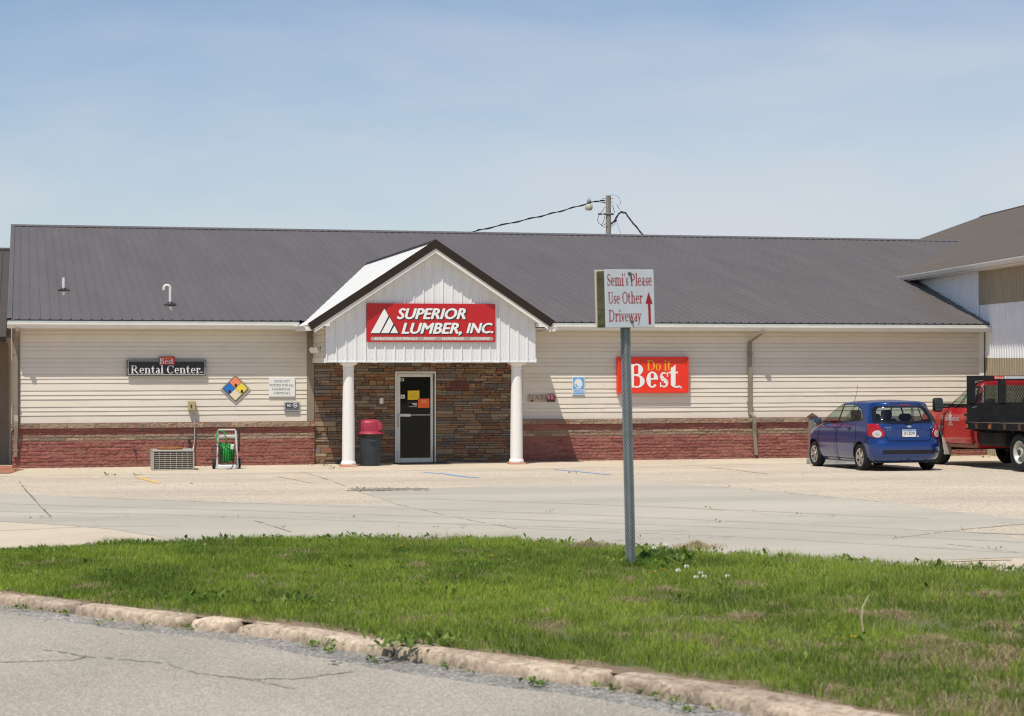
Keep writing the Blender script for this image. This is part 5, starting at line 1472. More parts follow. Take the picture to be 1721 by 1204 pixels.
# ridge offset so that the ridge crosses the picture edge where it should
c_ = toB((CAM[0], CAM[1], CAM[2])); d = ray(1721, 348); dB = (d[0] * cos(BA) - d[1] * sin(BA), d[0] * sin(BA) + d[1] * cos(BA), d[2])
k = (EB + PB * (c_[0] + .35) - CAM[2]) / (dB[2] - PB * dB[0]); WR = c_[0] + k * dB[0]
WR = min(max(WR, 4.0), 12.0)
y0b, y1b = -5.2, 34.0
m_wcorr = mat('white_corrugated', (.78, .785, .78), .45, var=.05, vscale=2)
m_tcorr = mat('tan_fibreglass', (.33, .275, .185), .6, var=.16, vscale=3, stretch=(1, 6, .5))
def corr(mb, a, b, z0, z1, pitch=.2):
    n_ = max(1, int(round((b - a) / pitch))); pts = []
    for i in range(n_):
        y = a + (b - a) * i / n_; p_ = (b - a) / n_
        pts += [(y, 0), (y + .35 * p_, 0), (y + .5 * p_, .03), (y + .85 * p_, .03)]
    pts.append((b, 0)); vs = []
    for y, h in pts: vs += [(-h, y, z0), (-h, y, z1)]
    mb.add(vs, [(2 * i, 2 * i + 2, 2 * i + 3, 2 * i + 1) for i in range(len(pts) - 1)])
ym = barnwall(1646, 500)[1]; zm = barnwall(1650, 513)[2]; zb = 2.52
mb = MB(); corr(mb, ym, 30, zm - 1.8, EB); corr(mb, y0b, ym - .12, zb, zm); mb.build('wall_panel', m_wcorr, t_)
mb = MB(); corr(mb, y0b, ym, zm + .005, EB); corr(mb, y0b, ym - .35, 0, zb - .005); mb.build('translucent_panel', m_tcorr, t_)
mb = MB(); mb.box(-.05, .02, ym - .34, ym - .10, 0, zb - .01); mb.build('corner_post', mat('post_tan', (.42, .35, .22), .7), t_)
mb = MB(); mb.box(.006, .1, y0b + .05, 33, 0, EB); mb.prism([(.006, 0), (2 * WR, 0), (2 * WR, EB), (WR, EB + PB * WR), (.006, EB)], 'y', y0b + .02, y0b + .1); mb.build('wall', m_wcorr, t_)
mb = MB(); ribbed(mb, y0b - .3, y1b, .2286, lambda y, h: [(-.38, y, EB + .02 + h), (WR, y, EB + .02 + PB * (WR + .38) + h)][::-1], hr=.02)
rb = mb.build('roof', m_roofb, t_)
mb = MB(); mb.quad((WR, y0b - .3, EB + PB * (WR + .38)), (2 * WR + .3, y0b - .3, EB), (2 * WR + .3, y1b, EB), (WR, y1b, EB + PB * (WR + .38))); zr = EB + .03 + PB * (WR + .38)
mb.add([(WR - .2, y0b - .3, zr - .05), (WR, y0b - .3, zr + .04), (WR + .2, y0b - .3, zr - .05), (WR - .2, y1b, zr - .05), (WR, y1b, zr + .04), (WR + .2, y1b, zr - .05)], [(0, 3, 4, 1), (1, 4, 5, 2)])
mb.build('ridge_cap', m_roofb, rb)
mb = MB(); mb.prism([(-.38, EB + .0), (-.38, EB - .12), (-.46, EB - .12), (-.50, EB - .03), (-.50, EB)], 'y', y0b - .3, 7.2); mb.build('gutter', m_gut, t_)
mb = MB(); mb.box(-.38, .0, y0b - .3, 7.2, EB - .15, EB - .125); mb.build('soffit', m_white, t_)
# utility pole behind the roof
P0 = D(1022.5, 602, 80); zt = CAM[2] + (PCY - 329) / FPX * 80
t_ = thing('utility_pole', "grey wooden utility pole standing behind the shop roof with a yard lamp", 'utility pole', (P0[0], P0[1], 0), -YAW)
s80 = 80 / FPX
m_pole = mat('grey_pole_wood', (.27, .24, .20), .9, var=.3, vscale=3, stretch=(8, 8, .5))
mb = MB(); mb.cyl((0, 0, 0), (0, 0, zt), .135, 16, .105); mb.build('pole', m_pole, t_)
def pz(py): return CAM[2] + (PCY - py) * s80
def pxx(px): return (px - 1022.5) * s80
mb = MB(); mb.tube([(-.1, 0, pz(342)), (pxx(1008), -.02, pz(339.5)), (pxx(1000), -.04, pz(339)), (pxx(990), -.05, pz(341))], .022, 8); arm = mb.build('lamp_arm', m_galv, t_)
mb = MB(); x = pxx(989.5); c_ = (x, -.05)
mb.lathe([(.065, pz(344)), (.085, pz(341)), (.085, pz(336)), (.05, pz(335)), (.03, pz(332.5)), (.02, pz(331.5))], 16, c_); mb.lathe([(.15, pz(345.5)), (.13, pz(344)), (.06, pz(343))], 18, c_); mb.build('lamp_head', mat('lamp_metal', (.38, .38, .37), .5), t_, True, 40)
mb = MB(); mb.lathe([(.115, pz(354)), (.155, pz(351)), (.165, pz(345.6)), (.15, pz(345))], 18, c_); mb.build('lamp_lens', mat('lamp_lens', (.52, .50, .36), .35), t_, True, 50)
mb = MB()
mb.cyl((pxx(1005), -.12, pz(360.3)), (pxx(1032), -.12, pz(360.3)), .022, 8); mb.cyl((pxx(1005), -.12, pz(360.3)), (pxx(1011), -.12, pz(360.3)), .05, 10); mb.cyl((pxx(1014), -.12, pz(360.3)), (pxx(1019), -.12, pz(360.3)), .05, 10); mb.cyl((pxx(1026), -.12, pz(360.3)), (pxx(1031), -.12, pz(360.3)), .05, 10)
for py in (334, 340): mb.cyl((pxx(1012), 0, pz(py)), (pxx(1031), 0, pz(py)), .012, 6)
mb.build('insulator', mat('insulator_grey', (.16, .16, .17), .4), t_)
mb = MB()
def wire(pts, r=.012): mb.tube([(pxx(a), -.13, pz(b)) for a, b in pts], r, 6)
wire([(1017, 348), (1012, 356), (1009, 358)]); wire([(1006, 363), (1004, 370), (1006, 376), (1012, 380), (1019, 376)]); wire([(1016, 364), (1014, 374), (1010, 379), (1014, 383), (1021, 380)]); wire([(1029, 345), (1031, 352), (1033, 358)])
wire([(1026, 383), (1032, 378), (1036, 368)]); wire([(1036, 370), (1039, 383), (1043, 394), (1046, 410)], .007)
wire([(1027, 328), (1035, 329), (1041, 334), (1043, 341), (1041, 346)], .007); wire([(1036, 344), (1040, 351), (1042, 353)], .01)
wire([(1034, 366), (1035, 371), (1034, 374)], .03)
mb.build('jumper_wire', m_black, t_)
def cable(label, pts, r):
    mb = MB(); P = [D(*p) for p in pts]; Q = []
    for a, b in zip(P[:-1], P[1:]):
        for i in range(6): Q.append(tuple(a[k] + (b[k] - a[k]) * i / 6 for k in range(3)))
    Q.append(P[-1]); mb.tube(Q, r, 7)
    # a second conductor twisted round the first
    mb.tube([(q[0], q[1] + .03 * cos(i * .9), q[2] + .035 * sin(i * .9)) for i, q in enumerate(Q)], r * .8, 6)
    return tag(mb.build('overhead_cable', m_black), label, 'cable')
cable("black twisted cable sloping down left from the pole top to the roof ridge", [(1017, 337.5, 80), (1000, 338.5, 79.6), (980, 344.5, 79), (950, 353, 78.3), (920, 361, 77.5), (890, 368, 76.8), (850, 377, 76), (810, 386, 75.2), (790, 391, 74.8), (770, 396, 74.4), (700, 416, 74)], .020)
cable("short black cable drooping right from the pole behind the roof", [(1024, 380, 80), (1034, 370, 80), (1040, 359, 80), (1046, 356.5, 80), (1052, 359, 81), (1058, 368, 82), (1068, 380, 83), (1078, 392, 84), (1090, 408, 85)], .034)

# ================================================================== sign on a post in the grass
m_board = mat('board_white', (.60, .64, .665), .5, var=.03, vscale=5); m_edge = mat('board_edge', (.62, .57, .43), .7); m_olive = mat('olive_wood', (.085, .080, .035), .9, var=.4, vscale=7, stretch=(1, 1, 4))
m_dred = mat('dark_red_letter', (.36, .008, .02), .5)
c = G(1060.5, 962)
ZS = -SLOPE * c[1]; hgt_top = D(1049, 454, (c[0] - CAM[0]) * SA + (c[1] - CAM[1]) * CA)[2] - ZS
sgn = thing('road_sign', "white square sign asking semis to use the other driveway, on a leaning perforated post", 'road sign', (c[0], c[1], ZS), -YAW + .0)
sgn.rotation_euler = (0, radians(-1.35), -YAW)
Hs = hgt_top
s22 = ((c[0] - CAM[0]) * SA + (c[1] - CAM[1]) * CA) / FPX        # metres per picture pixel there
a_ = .068; rot = radians(45 - 3)
mb = MB(); nh = int((Hs + .03) / .0425)
corners = [(a_ * .7071 * cos(rot + pi / 4 + k * pi / 2), a_ * .7071 * sin(rot + pi / 4 + k * pi / 2)) for k in range(4)]
for k in range(4):
    p, q = corners[k], corners[(k + 1) % 4]
    def fn(u, v, p=p, q=q): 
        t_ = .28 + .44 * u
        return (p[0] + (q[0] - p[0]) * t_, p[1] + (q[1] - p[1]) * t_, -.03 + (Hs + .03) * v)
    mb.perforated(fn, 1, nh, .44)
    for t0, t1 in ((0, .28), (.72, 1)):
        P0_ = (p[0] + (q[0] - p[0]) * t0, p[1] + (q[1] - p[1]) * t0); P1_ = (p[0] + (q[0] - p[0]) * t1, p[1] + (q[1] - p[1]) * t1)
        mb.quad((*P0_, -.03), (*P1_, -.03), (*P1_, Hs - .02), (*P0_, Hs - .02))
mb.build('post', mat('post_steel', (.25, .275, .28), .5, metal=.35, var=.15, vscale=5), sgn)
# near-black prism put in for the shade of the hollow behind the holes
mb = MB(); r2 = [(x * .86, y * .86) for x, y in corners]; mb.prism(r2, 'z', -.03, Hs - .03); mb.build('post_hollow_shade', mat('post_inside_shade', (.03, .03, .032), .9), sgn)
zb_ = Hs - (552 - 455) * s22; ang = radians(29.0)
bx0, bx1 = (1007.5 - 1049) * s22 / cos(ang), (1092 - 1049) * s22 / cos(ang)
Mx = __import__('mathutils').Matrix
Rb = Mx.Rotation(ang, 4, 'Z') @ Mx.Translation((0, 0, 0))
def inb(mb): return mb.xf(Rb)
yF = -.075
mb = inb(MB().rbox(bx0, bx1, yF - .016, yF, zb_, Hs, .003)); fb = mb.build('front_board', m_board, sgn)
mb = inb(MB().rbox(bx0 - .0, bx1 - .01, .085, .101, zb_ + .005, Hs + .005, .003)); mb.build('back_board', m_edge, sgn)
mb = inb(MB().rbox(bx0 + .012, bx1 - .03, yF, .085, zb_ + .012, Hs - .01, .004)); mb.build('wood_block', m_olive, sgn)  # dark olive block filling the space between the two boards
# lettering read off the enlarged view of the board (1204 px for 115 px)
X_0, X_1, Y_0, Y_1 = 255, 1112, 95, 1120
def sp(a, b, d=0.0):
    x = bx0 + (a - X_0) / (X_1 - X_0) * (bx1 - bx0); z = Hs - (b - Y_0) / (Y_1 - Y_0) * (Hs - zb_)
    return tuple(Rb @ Vector((x, yF - .0175 - d, z)))
mb = MB()
for w_, a, b, c0_, c1_ in (("Semi's Please", 285, 1075, 378, 170), ("Use Other", 300, 905, 692, 490), ("Driveway", 305, 870, 1008, 806)): put_serif(mb, sp, w_, a, b, c0_, c1_, .165, .065, .02)
mb.build('lettering', m_dred, fb)
mb = MB(); mb.poly([sp(*q) for q in ((950, 702), (1080, 702), (1010, 490))]); mb.poly([sp(*q) for q in ((1000, 1068), (1043, 1068), (1040, 702), (995, 702))]); mb.build('arrow', m_dred, fb)
for q in ((678, 165), (703, 1015)):
    mb = MB(); p0 = Vector(sp(*q)); p1 = Vector(sp(*q, .025)); mb.cyl(tuple(p0), tuple(p1), .011, 8); mb.cyl(tuple(p0), tuple(Vector(sp(*q, .004))), .017, 10)
    mb.build('bolt', mat('bolt_steel', (.16, .16, .15), .5, metal=.5), fb)

# ================================================================== vehicles
def in_poly(px, py, poly):
    r = np.zeros(px.shape, bool); n = len(poly)
    for i in range(n):
        x0, y0 = poly[i]; x1, y1 = poly[(i + 1) % n]
        c = ((y0 > py) != (y1 > py)) & (px < (x1 - x0) * (py - y0) / (y1 - y0 + 1e-12) + x0); r ^= c
    return r
def near_line(px, py, pts, w):
    d = np.full(px.shape, 9.0)
    for (x0, y0), (x1, y1) in zip(pts[:-1], pts[1:]):
        dx, dy = x1 - x0, y1 - y0; t_ = np.clip(((px - x0) * dx + (py - y0) * dy) / (dx * dx + dy * dy), 0, 1)
        d = np.minimum(d, np.hypot(px - x0 - t_ * dx, py - y0 - t_ * dy))
    return d < w
class Shell:
    """car body as stacked plan outlines; pieces are cut out of it cell by cell"""
    def __init__(s, tab, zs, rx, rf, nS=230, bow=.05, nR=30, nC=16, nF=14, smooth=5, s_up=1.0):
        T = np.array(tab); zs = np.array(zs)
        zf = np.linspace(T[0, 0], T[-1, 0], 1200); K = []
        for c_ in (1, 2, 3):
            v = np.interp(zf, T[:, 0], T[:, c_]); k = np.ones(smooth * 8 + 1); k /= k.sum(); p = len(k) // 2
            vp = np.concatenate([2 * v[0] - v[p:0:-1], v, 2 * v[-1] - v[-2:-p - 2:-1]]); K.append(np.interp(zs, zf, np.convolve(vp, k, 'valid')))
        P = []
        for z, yr, yf, w in zip(zs, *K):
            Lh = (yf - yr) * .42; a = min(rx[0], w * .8); b = min(rx[1], Lh); a2 = min(rf[0], w * .8); b2 = min(rf[1], Lh)
            if z > s_up: a2, b2 = min(a2, .16), min(b2, .20)
            h = []
            for i in range(nR): h.append(((w - a) * i / nR, yr))
            for i in range(nC): q = pi / 2 * i / nC; h.append((w - a + a * sin(q), yr + b - b * cos(q)))
            for i in range(nS): h.append((w, yr + b + (yf - b2 - yr - b) * i / nS))
            for i in range(nC): q = pi / 2 * i / nC; h.append((w - a2 + a2 * cos(q), yf - b2 + b2 * sin(q)))
            for i in range(nF + 1): h.append(((w - a2) * (1 - i / nF), yf))
            h = np.array(h); x, y = h[:, 0].copy(), h[:, 1].copy()
            yn = (y - (yr + yf) / 2) / max((yf - yr) / 2, .1)
            x *= 1 - bow * np.abs(yn) ** 2.5
            y = np.where(y < (yr + yf) / 2, y + .05 * (x / max(w, .01)) ** 2, y - .09 * (x / max(w, .01)) ** 2)
            P.append(np.stack([np.concatenate([x, -x[-2:0:-1]]), np.concatenate([y, y[-2:0:-1]]), np.full(2 * len(x) - 2, z)], 1))
        s.P = np.array(P); Pc = np.concatenate([s.P, s.P[:, :1]], 1)
        s.Pc = Pc
        s.C = (Pc[:-1, :-1] + Pc[1:, :-1] + Pc[1:, 1:] + Pc[:-1, 1:]) / 4
        t_ = np.roll(s.P, -1, 1) - np.roll(s.P, 1, 1); u_ = np.gradient(s.P, axis=0); n_ = np.cross(t_, u_); n_ /= np.linalg.norm(n_, axis=2, keepdims=True) + 1e-9
        s.N = np.concatenate([n_, n_[:, :1]], 1); s.CN = (s.N[:-1, :-1] + s.N[1:, :-1] + s.N[1:, 1:] + s.N[:-1, 1:]) / 4
        s.free = np.ones(s.C.shape[:2], bool)
        s.x, s.y, s.z = s.C[..., 0], s.C[..., 1], s.C[..., 2]
    def cut(s, name, mask, m, parent, off=0.0, take=True, rim=0.0):
        mk = mask & s.free if take else mask
        if not mk.any(): return None
        o = grid_mesh(name, s.Pc + s.N * off, m, parent, keep=mk)
        if rim:
            so = o.modifiers.new("thickness", 'SOLIDIFY'); so.thickness = rim; so.offset = -1
        if take: s.free &= ~mk
        return o
def wheel(parent, x, y, z, r, w, side, m_tyre, m_rim, kind='alloy', yaw=0.0):
    """wheel with its axle along x, outer face towards side"""
    root = bpy.data.objects.new('wheel', None); COL.objects.link(root); root.parent = parent; root.location = (x, y, z); root.rotation_euler = (0, 0, yaw)
    R = Mx.Rotation(pi / 2 * side, 4, 'Y')
    h = w / 2; ri = r * (.66 if kind == 'alloy' else .60)
    mb = MB(); mb.lathe([(ri, -h * .9), (ri + .02, -h), (r - .03, -h), (r - .008, -h * .8), (r, -h * .5), (r, h * .5), (r - .008, h * .8), (r - .03, h), (ri + .02, h), (ri, h * .88), (ri - .01, h * .7)], 40, caps=False); mb.xf(R).build('tyre', m_tyre, root, True, 40)
    mb = MB()
    if kind == 'alloy':
        mb.lathe([(ri + .004, h * .9), (ri - .008, h * .95), (ri - .022, h * .86), (ri - .026, -h * .4), (ri - .06, -h * .5)], 40, caps=False)
        for k in range(5):
            a = 2 * pi * k / 5 + .3
            for s_ in (-1, 1):
                ca, sa = cos(a), sin(a)
                def rp(rr, tt, zz): return (rr * ca - tt * sa, rr * sa + tt * ca, zz)
                w0, w1 = .030, .05
                lo, hi = (0, 1) if s_ > 0 else (-1, 0)
                vs = [rp(.03, lo * w0, h * .72), rp(.03, hi * w0, h * .72), rp(ri - .012, hi * w1, h * .90), rp(ri - .012, lo * w1, h * .90), rp(.03, lo * w0, h * .3), rp(.03, hi * w0, h * .3), rp(ri - .012, hi * w1, h * .5), rp(ri - .012, lo * w1, h * .5)]
                mb.add(vs, [(0, 1, 2, 3), (0, 4, 5, 1), (1, 5, 6, 2), (2, 6, 7, 3), (3, 7, 4, 0)])
        mb.cyl((0, 0, h * .3), (0, 0, h * .8), .05, 16, .045)
        mb.xf(R).build('rim', m_rim, root)
        mb = MB(); mb.cyl((0, 0, h * .0), (0, 0, h * .1), ri - .03, 24); mb.xf(R).build('brake_disc', MATS['brake_dark'], root)
    else:
        dish = -.02 if kind == 'dual' else h * .6
        mb.lathe([(ri + .004, h * .9), (ri - .006, h * .96), (ri - .02, h * .86), (ri - .045, h * .2), (ri - .06, dish + .01), (.12, dish), (.11, dish + .02), (.10, dish + .10), (.075, dish + .115), (.001, dish + .115)], 36, caps=False)
        mb.xf(R).build('rim', m_rim, root, True, 40)
        mb = MB()
        for k in range(8):
            a = 2 * pi * k / 8; mb.cyl((.145 * cos(a), .145 * sin(a), dish), (.145 * cos(a), .145 * sin(a), dish + .03), .014, 6)
            a += pi / 8; mb.cyl((.195 * cos(a), .195 * sin(a), dish), (.195 * cos(a), .195 * sin(a), dish + .004), .022, 10)
        mb.xf(R).build('wheel_nuts', MATS['brake_dark'], root)
        mb = MB(); mb.cyl((0, 0, dish + .1), (0, 0, dish + .125), .06, 14); mb.xf(R).build('hub', MATS['hub_dark'], root)
    return root
mat('brake_dark', (.03, .03, .03), .6, metal=.3); mat('hub_dark', (.06, .065, .08), .5, metal=.4)
m_tyre = mat('tyre_rubber', (.016, .016, .017), .85, spec=.25, var=.25, vscale=9)
m_alloy = mat('alloy_rim', (.52, .50, .46), .32, metal=.75, var=.08, vscale=9)
m_blue_p = mat('metallic_blue_paint', (.003, .036, .185), .30, metal=.45, coat=1.0, spec=.5)
m_redp2 = mat('red_truck_paint', (.56, .009, .011), .32, coat=.9, spec=.5, var=.05, vscale=3)
m_trimb = mat('black_trim', (.010, .010, .011), .5, spec=.3)
m_int = mat('dark_interior', (.03, .031, .034), .8)
g_car = glass('car_glass', (.86, .95, .91), .85); g_rear = glass('tinted_rear_glass', (.86, .94, .94), .80)
m_tail = mat('tail_red', (.36, .005, .009), .2, coat=.4, spec=.4); m_clear = mat('clear_lens', (.52, .48, .48), .25, coat=.6, spec=.5)
m_chrome = mat('chrome', (.75, .75, .74), .12, metal=1.0)
PITCH = -math.atan(SLOPE)

# ------------------------------------------------------------------ blue hatchback
car = thing('hatchback_car', "small blue five-door hatchback parked nose to the wall, seen from behind", 'car', (18.29, -6.28, gz(-6.28)))
car.rotation_euler = (PITCH, 0, radians(0.0))
tab = [(.17, -1.72, 1.70, .72), (.22, -1.86, 1.84, .775), (.30, -1.925, 1.90, .815), (.40, -1.955, 1.945, .832), (.50, -1.962, 1.955, .838), (.58, -1.948, 1.95, .845), (.66, -1.915, 1.93, .846), (.74, -1.90, 1.89, .843), (.82, -1.90, 1.80, .840),
       (.88, -1.90, 1.63, .836), (.94, -1.895, 1.36, .826), (1.00, -1.885, 1.12, .808), (1.08, -1.855, .96, .782), (1.18, -1.80, .78, .745), (1.28, -1.74, .58, .708), (1.36, -1.69, .40, .675), (1.40, -1.70, .30, .655), (1.435, -1.71, .16, .625), (1.46, -1.66, .0, .575), (1.48, -1.53, -.18, .48), (1.493, -1.30, -.36, .34), (1.50, -1.08, -.55, .15)]
zs = list(np.arange(.17, 1.40, .0065)) + list(np.arange(1.40, 1.46, .008)) + list(np.linspace(1.46, 1.50, 14))
S = Shell(tab, zs, (.36, .30), (.42, .55), nS=420, bow=.045, nR=70, nC=52, nF=20)
x, y, z = S.x, S.y, S.z; ax = np.abs(x); ny, nx = S.CN[..., 1], S.CN[..., 0]
sidef = np.abs(nx) > .55
arch = np.zeros(x.shape, bool); lip = arch.copy()
for yw in (1.21, -1.23):
    d = np.hypot(y - yw, z - .285); arch |= (d < .335) & (ax > .5); lip |= (d < .352) & (ax > .5)
S.free &= ~arch
FW = [(.84, .965), (.72, 1.06), (.24, 1.345), (.02, 1.395), (-.06, 1.40), (-.06, 1.00)]
RW = [(-.135, 1.005), (-.135, 1.402), (-.62, 1.395), (-.90, 1.345), (-.90, 1.055)]
QW = [(-.955, 1.06), (-.955, 1.33), (-1.08, 1.285), (-1.24, 1.13), (-1.25, 1.085)]
PIL = [(.86, .955), (.74, 1.075), (.25, 1.362), (.02, 1.412), (-.62, 1.41), (-.92, 1.36), (-1.10, 1.30), (-1.275, 1.13), (-1.28, 1.07), (-.9, 1.04), (-.06, .985)]
rearf = (ny < -.25) & (y < -1.2)
for sg in (1, -1):
    hs = sidef & (x * sg > 0)
    for poly_ in (FW, RW, QW): S.cut('side_window', hs & in_poly(y, z, poly_), g_car, car, -.004)
    S.cut('window_frame', hs & in_poly(y, z, PIL), m_trimb, car, -.002)
RG = [(-.70, 1.0), (.70, 1.0), (.725, 1.06), (.66, 1.32), (.60, 1.372), (-.60, 1.372), (-.66, 1.32), (-.725, 1.06)]
RGi = [(-.64, 1.045), (.64, 1.045), (.66, 1.08), (.60, 1.29), (.54, 1.335), (-.54, 1.335), (-.60, 1.29), (-.66, 1.08)]
rw_ = S.cut('rear_window', rearf & in_poly(x, z, RGi), g_rear, car, -.002)
S.cut('window_border', rearf & in_poly(x, z, RG), mat('gloss_black', (.008, .008, .009), .08, coat=.5), car, -.001)
S.cut('windscreen', (ny > .12) & (z > 1.02) & (z < 1.385) & (ax < .80 - (z - 1.02) * .42) & (y > .2), g_car, car, -.003)
for sg in (1, -1):
    TL = [(.875 * sg, .995), (.665 * sg, .995), (.615 * sg, .93), (.565 * sg, .85), (.535 * sg, .785), (.555 * sg, .735), (.64 * sg, .70), (.74 * sg, .705), (.80 * sg, .76), (.875 * sg, .80)]
    mk = (y < -1.45) & (x * sg > 0) & in_poly(x, z, TL) & (y < -1.60)
    tlm = S.cut('tail_light', mk, m_tail, car, .014, rim=.02)
    ob_ = S.cut('clear_lens', (y < -1.4) & (np.hypot(x - .672 * sg, z - .785) < .077), m_clear, tlm, .021, take=False, rim=.006)
    S.cut('bulb', (y < -1.4) & (np.hypot(x - .672 * sg, z - .785) < .030), mat('bulb_grey', (.40, .36, .36), .3), tlm, .024, take=False, rim=.002)
    for nm, poly_, inner in (('door', [(.86, .955), (.93, .85), (.93, .50), (.80, .24), (-.10, .24), (-.10, 1.0)], 0), ('door', [(-.10, 1.0), (-.10, .24), (-.86, .24), (-.93, .42), (-.96, .56), (-1.05, .66), (-1.07, .80), (-.96, 1.06)], 1)):
        hs = sidef & (x * sg > 0)
        S.cut('door_seam', hs & near_line(y, z, poly_ + poly_[:1], .0085) & (z < 1.0), m_trimb, car, -.006)
        dd = S.cut(nm, hs & in_poly(y, z, poly_), m_blue_p, car)
        hy = (.06, -.72)[inner]; mb = MB(); hx = .838 * sg
        mb.rbox(min(hx, hx + sg * .03), max(hx, hx + sg * .03), hy - .08, hy + .08, .875 + .01 * inner, .905 + .01 * inner, .008); mb.build('handle', m_blue_p, dd)
        mb = MB(); mb.rbox(min(hx - sg * .006, hx + sg * .004), max(hx - sg * .006, hx + sg * .004), hy - .05, hy + .05, .855, .88, .002); mb.build('handle_recess', m_trimb, dd)
# bumper insert, hatch shut lines, plate recess
S.cut('bumper_insert', rearf & in_poly(x, z, [(-.60, .365), (.60, .365), (.60, .44), (-.60, .44)]), mat('bumper_black', (.02, .02, .021), .7, var=.3, vscale=6), car, -.014)
HL = [(-.70, .99), (-.60, .90), (-.50, .70), (-.44, .635), (.44, .635), (.50, .70), (.60, .90), (.70, .99)]
S.cut('hatch_seam', rearf & near_line(x, z, HL, .0085), m_trimb, car, -.006)
hatch = S.cut('tailgate', rearf & in_poly(x, z, HL), m_blue_p, car)
S.cut('bumper_seam', sidef & near_line(y, z, [(-1.5, .62), (-1.62, .69), (-1.75, .70)], .007), m_trimb, car, -.005)
for yw in (1.21, -1.23):
    for sg in (1, -1): S.cut('arch_lip', lip & (x * sg > 0) & (np.abs(y - yw) < .5), m_blue_p, car, .006)
S.cut('body', np.ones(x.shape, bool), m_blue_p, car)
mb = MB(); ps = S.P[-1]; mb.poly([tuple(p) for p in ps]); mb.build('roof_cap', m_blue_p, car)
mb = MB(); mb.box(-.70, .70, -1.70, 1.65, .17, .34); mb.box(-.60, .60, -1.75, 1.6, .34, .60); mb.cyl((-.66, -1.23, .285), (.66, -1.23, .285), .05, 10); mb.cyl((.42, -1.86, .20), (.42, -1.6, .22), .028, 10); mb.build('underbody', m_int, car)
for yw in (1.21, -1.23):
    for sg in (1, -1):
        mb = MB(); xs_ = [sg * .50, sg * .79]
        for k in range(16):
            a0, a1 = pi * k / 16, pi * (k + 1) / 16; mb.quad((xs_[0], yw + .338 * cos(a0), .285 + .338 * sin(a0)), (xs_[1], yw + .338 * cos(a0), .285 + .338 * sin(a0)), (xs_[1], yw + .338 * cos(a1), .285 + .338 * sin(a1)), (xs_[0], yw + .338 * cos(a1), .285 + .338 * sin(a1)))
        mb.build('wheel_arch', m_trimb, car)
for yw in (1.21, -1.23):
    for sg in (1, -1): wheel(car, .735 * sg, yw, .285, .288, .185, sg, m_tyre, m_alloy)
# seats, parcel shelf, dashboard, steering wheel
for sx in (-.36, .36):
    mb = MB(); mb.rbox(sx - .25, sx + .25, .02, .50, .45, .62, .05); mb.add(*(lambda b: (b.v, b.f))(MB().rbox(sx - .24, sx + .24, -.10, .03, .55, 1.08, .04))); mb.rbox(sx - .13, sx + .13, -.09, .0, 1.08, 1.27, .04); mb.build('seat', m_int, car)
mb = MB(); mb.rbox(-.62, .62, -1.02, -.88, .55, 1.04, .05)
for sx in (-.36, .36): mb.rbox(sx - .15, sx + .15, -1.02, -.93, 1.04, 1.20, .05)
mb.build('rear_seat', m_int, car)
mb = MB(); mb.box(-.66, .66, -1.65, -1.02, .93, .955); mb.box(-.70, .70, .66, 1.0, .80, .97); mb.build('dashboard', m_int, car)
# door mirrors
for sg in (1, -1):
    mb = MB(); xa = .80 * sg; xb = 1.0 * sg
    mb.rbox(min(xa + .02 * sg, xb), max(xa + .02 * sg, xb), .73, .86, .965, 1.10, .035); mr = mb.build('door_mirror', m_blue_p, car, True, 50)
    mb = MB(); mb.box(min(xa + .045 * sg, xb - .02 * sg), max(xa + .045 * sg, xb - .02 * sg), .722, .731, .985, 1.085); mb.build('mirror_glass', m_chrome, mr)
# wiper, antenna, badge, plate, lights
mb = MB(); mb.tube([(.02, -1.905, 1.015), (-.16, -1.90, 1.03), (-.42, -1.893, 1.02)], .008, 6); mb.tube([(-.05, -1.915, 1.01), (.0, -1.92, 1.005), (.06, -1.915, 1.005)], .02, 6); mb.tube([(.0, -1.908, 1.02), (.16, -1.895, 1.045), (.30, -1.885, 1.06)], .006, 6); mb.build('wiper', m_trimb, car)
mb = MB(); mb.tube([(-.34, .10, 1.43), (-.34, -.02, 1.62), (-.34, -.10, 1.82)], [.006, .004, .003], 6); mb.cyl((-.34, .12, 1.41), (-.34, .095, 1.45), .02, 8, .012); mb.build('antenna', m_trimb, car)
def rp_(a, b, d=0.0): 
    yr = np.interp(b, [.5, .58, .66, .74, .82, .9, 1.0], [-1.962, -1.948, -1.915, -1.90, -1.90, -1.9, -1.885]) + .05 * (a / .84) ** 2
    return (a, yr - .004 - d, b)
pl = thing('x', 'x', 'x'); bpy.data.objects.remove(pl)
mb = MB(); mb.rbox(-.155, .155, -1.925, -1.905, .72, .875, .004); pt = mb.build('licence_plate', mat('plate_white', (.66, .68, .68), .5), hatch if hatch else car)
mb = MB(); mb.poly([(-.15, -1.9262, .84), (.15, -1.9262, .84), (.15, -1.9262, .872), (-.15, -1.9262, .872)]); mb.build('plate_band', mat('plate_blue', (.10, .27, .47), .5, col2=(.30, .44, .56), vscale=14), pt)
mb = MB(); put_text(mb, lambda a, b: (a, -1.9266, b), "151 ZCW", -.115, .125, .765, .828, .02); put_text(mb, lambda a, b: (a, -1.9266, b), "IOWA", -.045, .045, .848, .866, .01); mb.build('plate_lettering', mat('plate_ink', (.02, .025, .06), .6), pt)
mb = MB(); mb.poly([(-.148, -1.9264, .724), (-.105, -1.9264, .724), (-.105, -1.9264, .752), (-.148, -1.9264, .752)]); mb.build('plate_sticker', mat('plate_yellow', (.70, .52, .05), .5), pt)
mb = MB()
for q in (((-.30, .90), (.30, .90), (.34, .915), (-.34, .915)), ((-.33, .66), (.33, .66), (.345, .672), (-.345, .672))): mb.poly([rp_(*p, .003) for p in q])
mb.build('recess_edge', mat('deep_blue_shadow', (.006, .022, .14), .4), hatch)
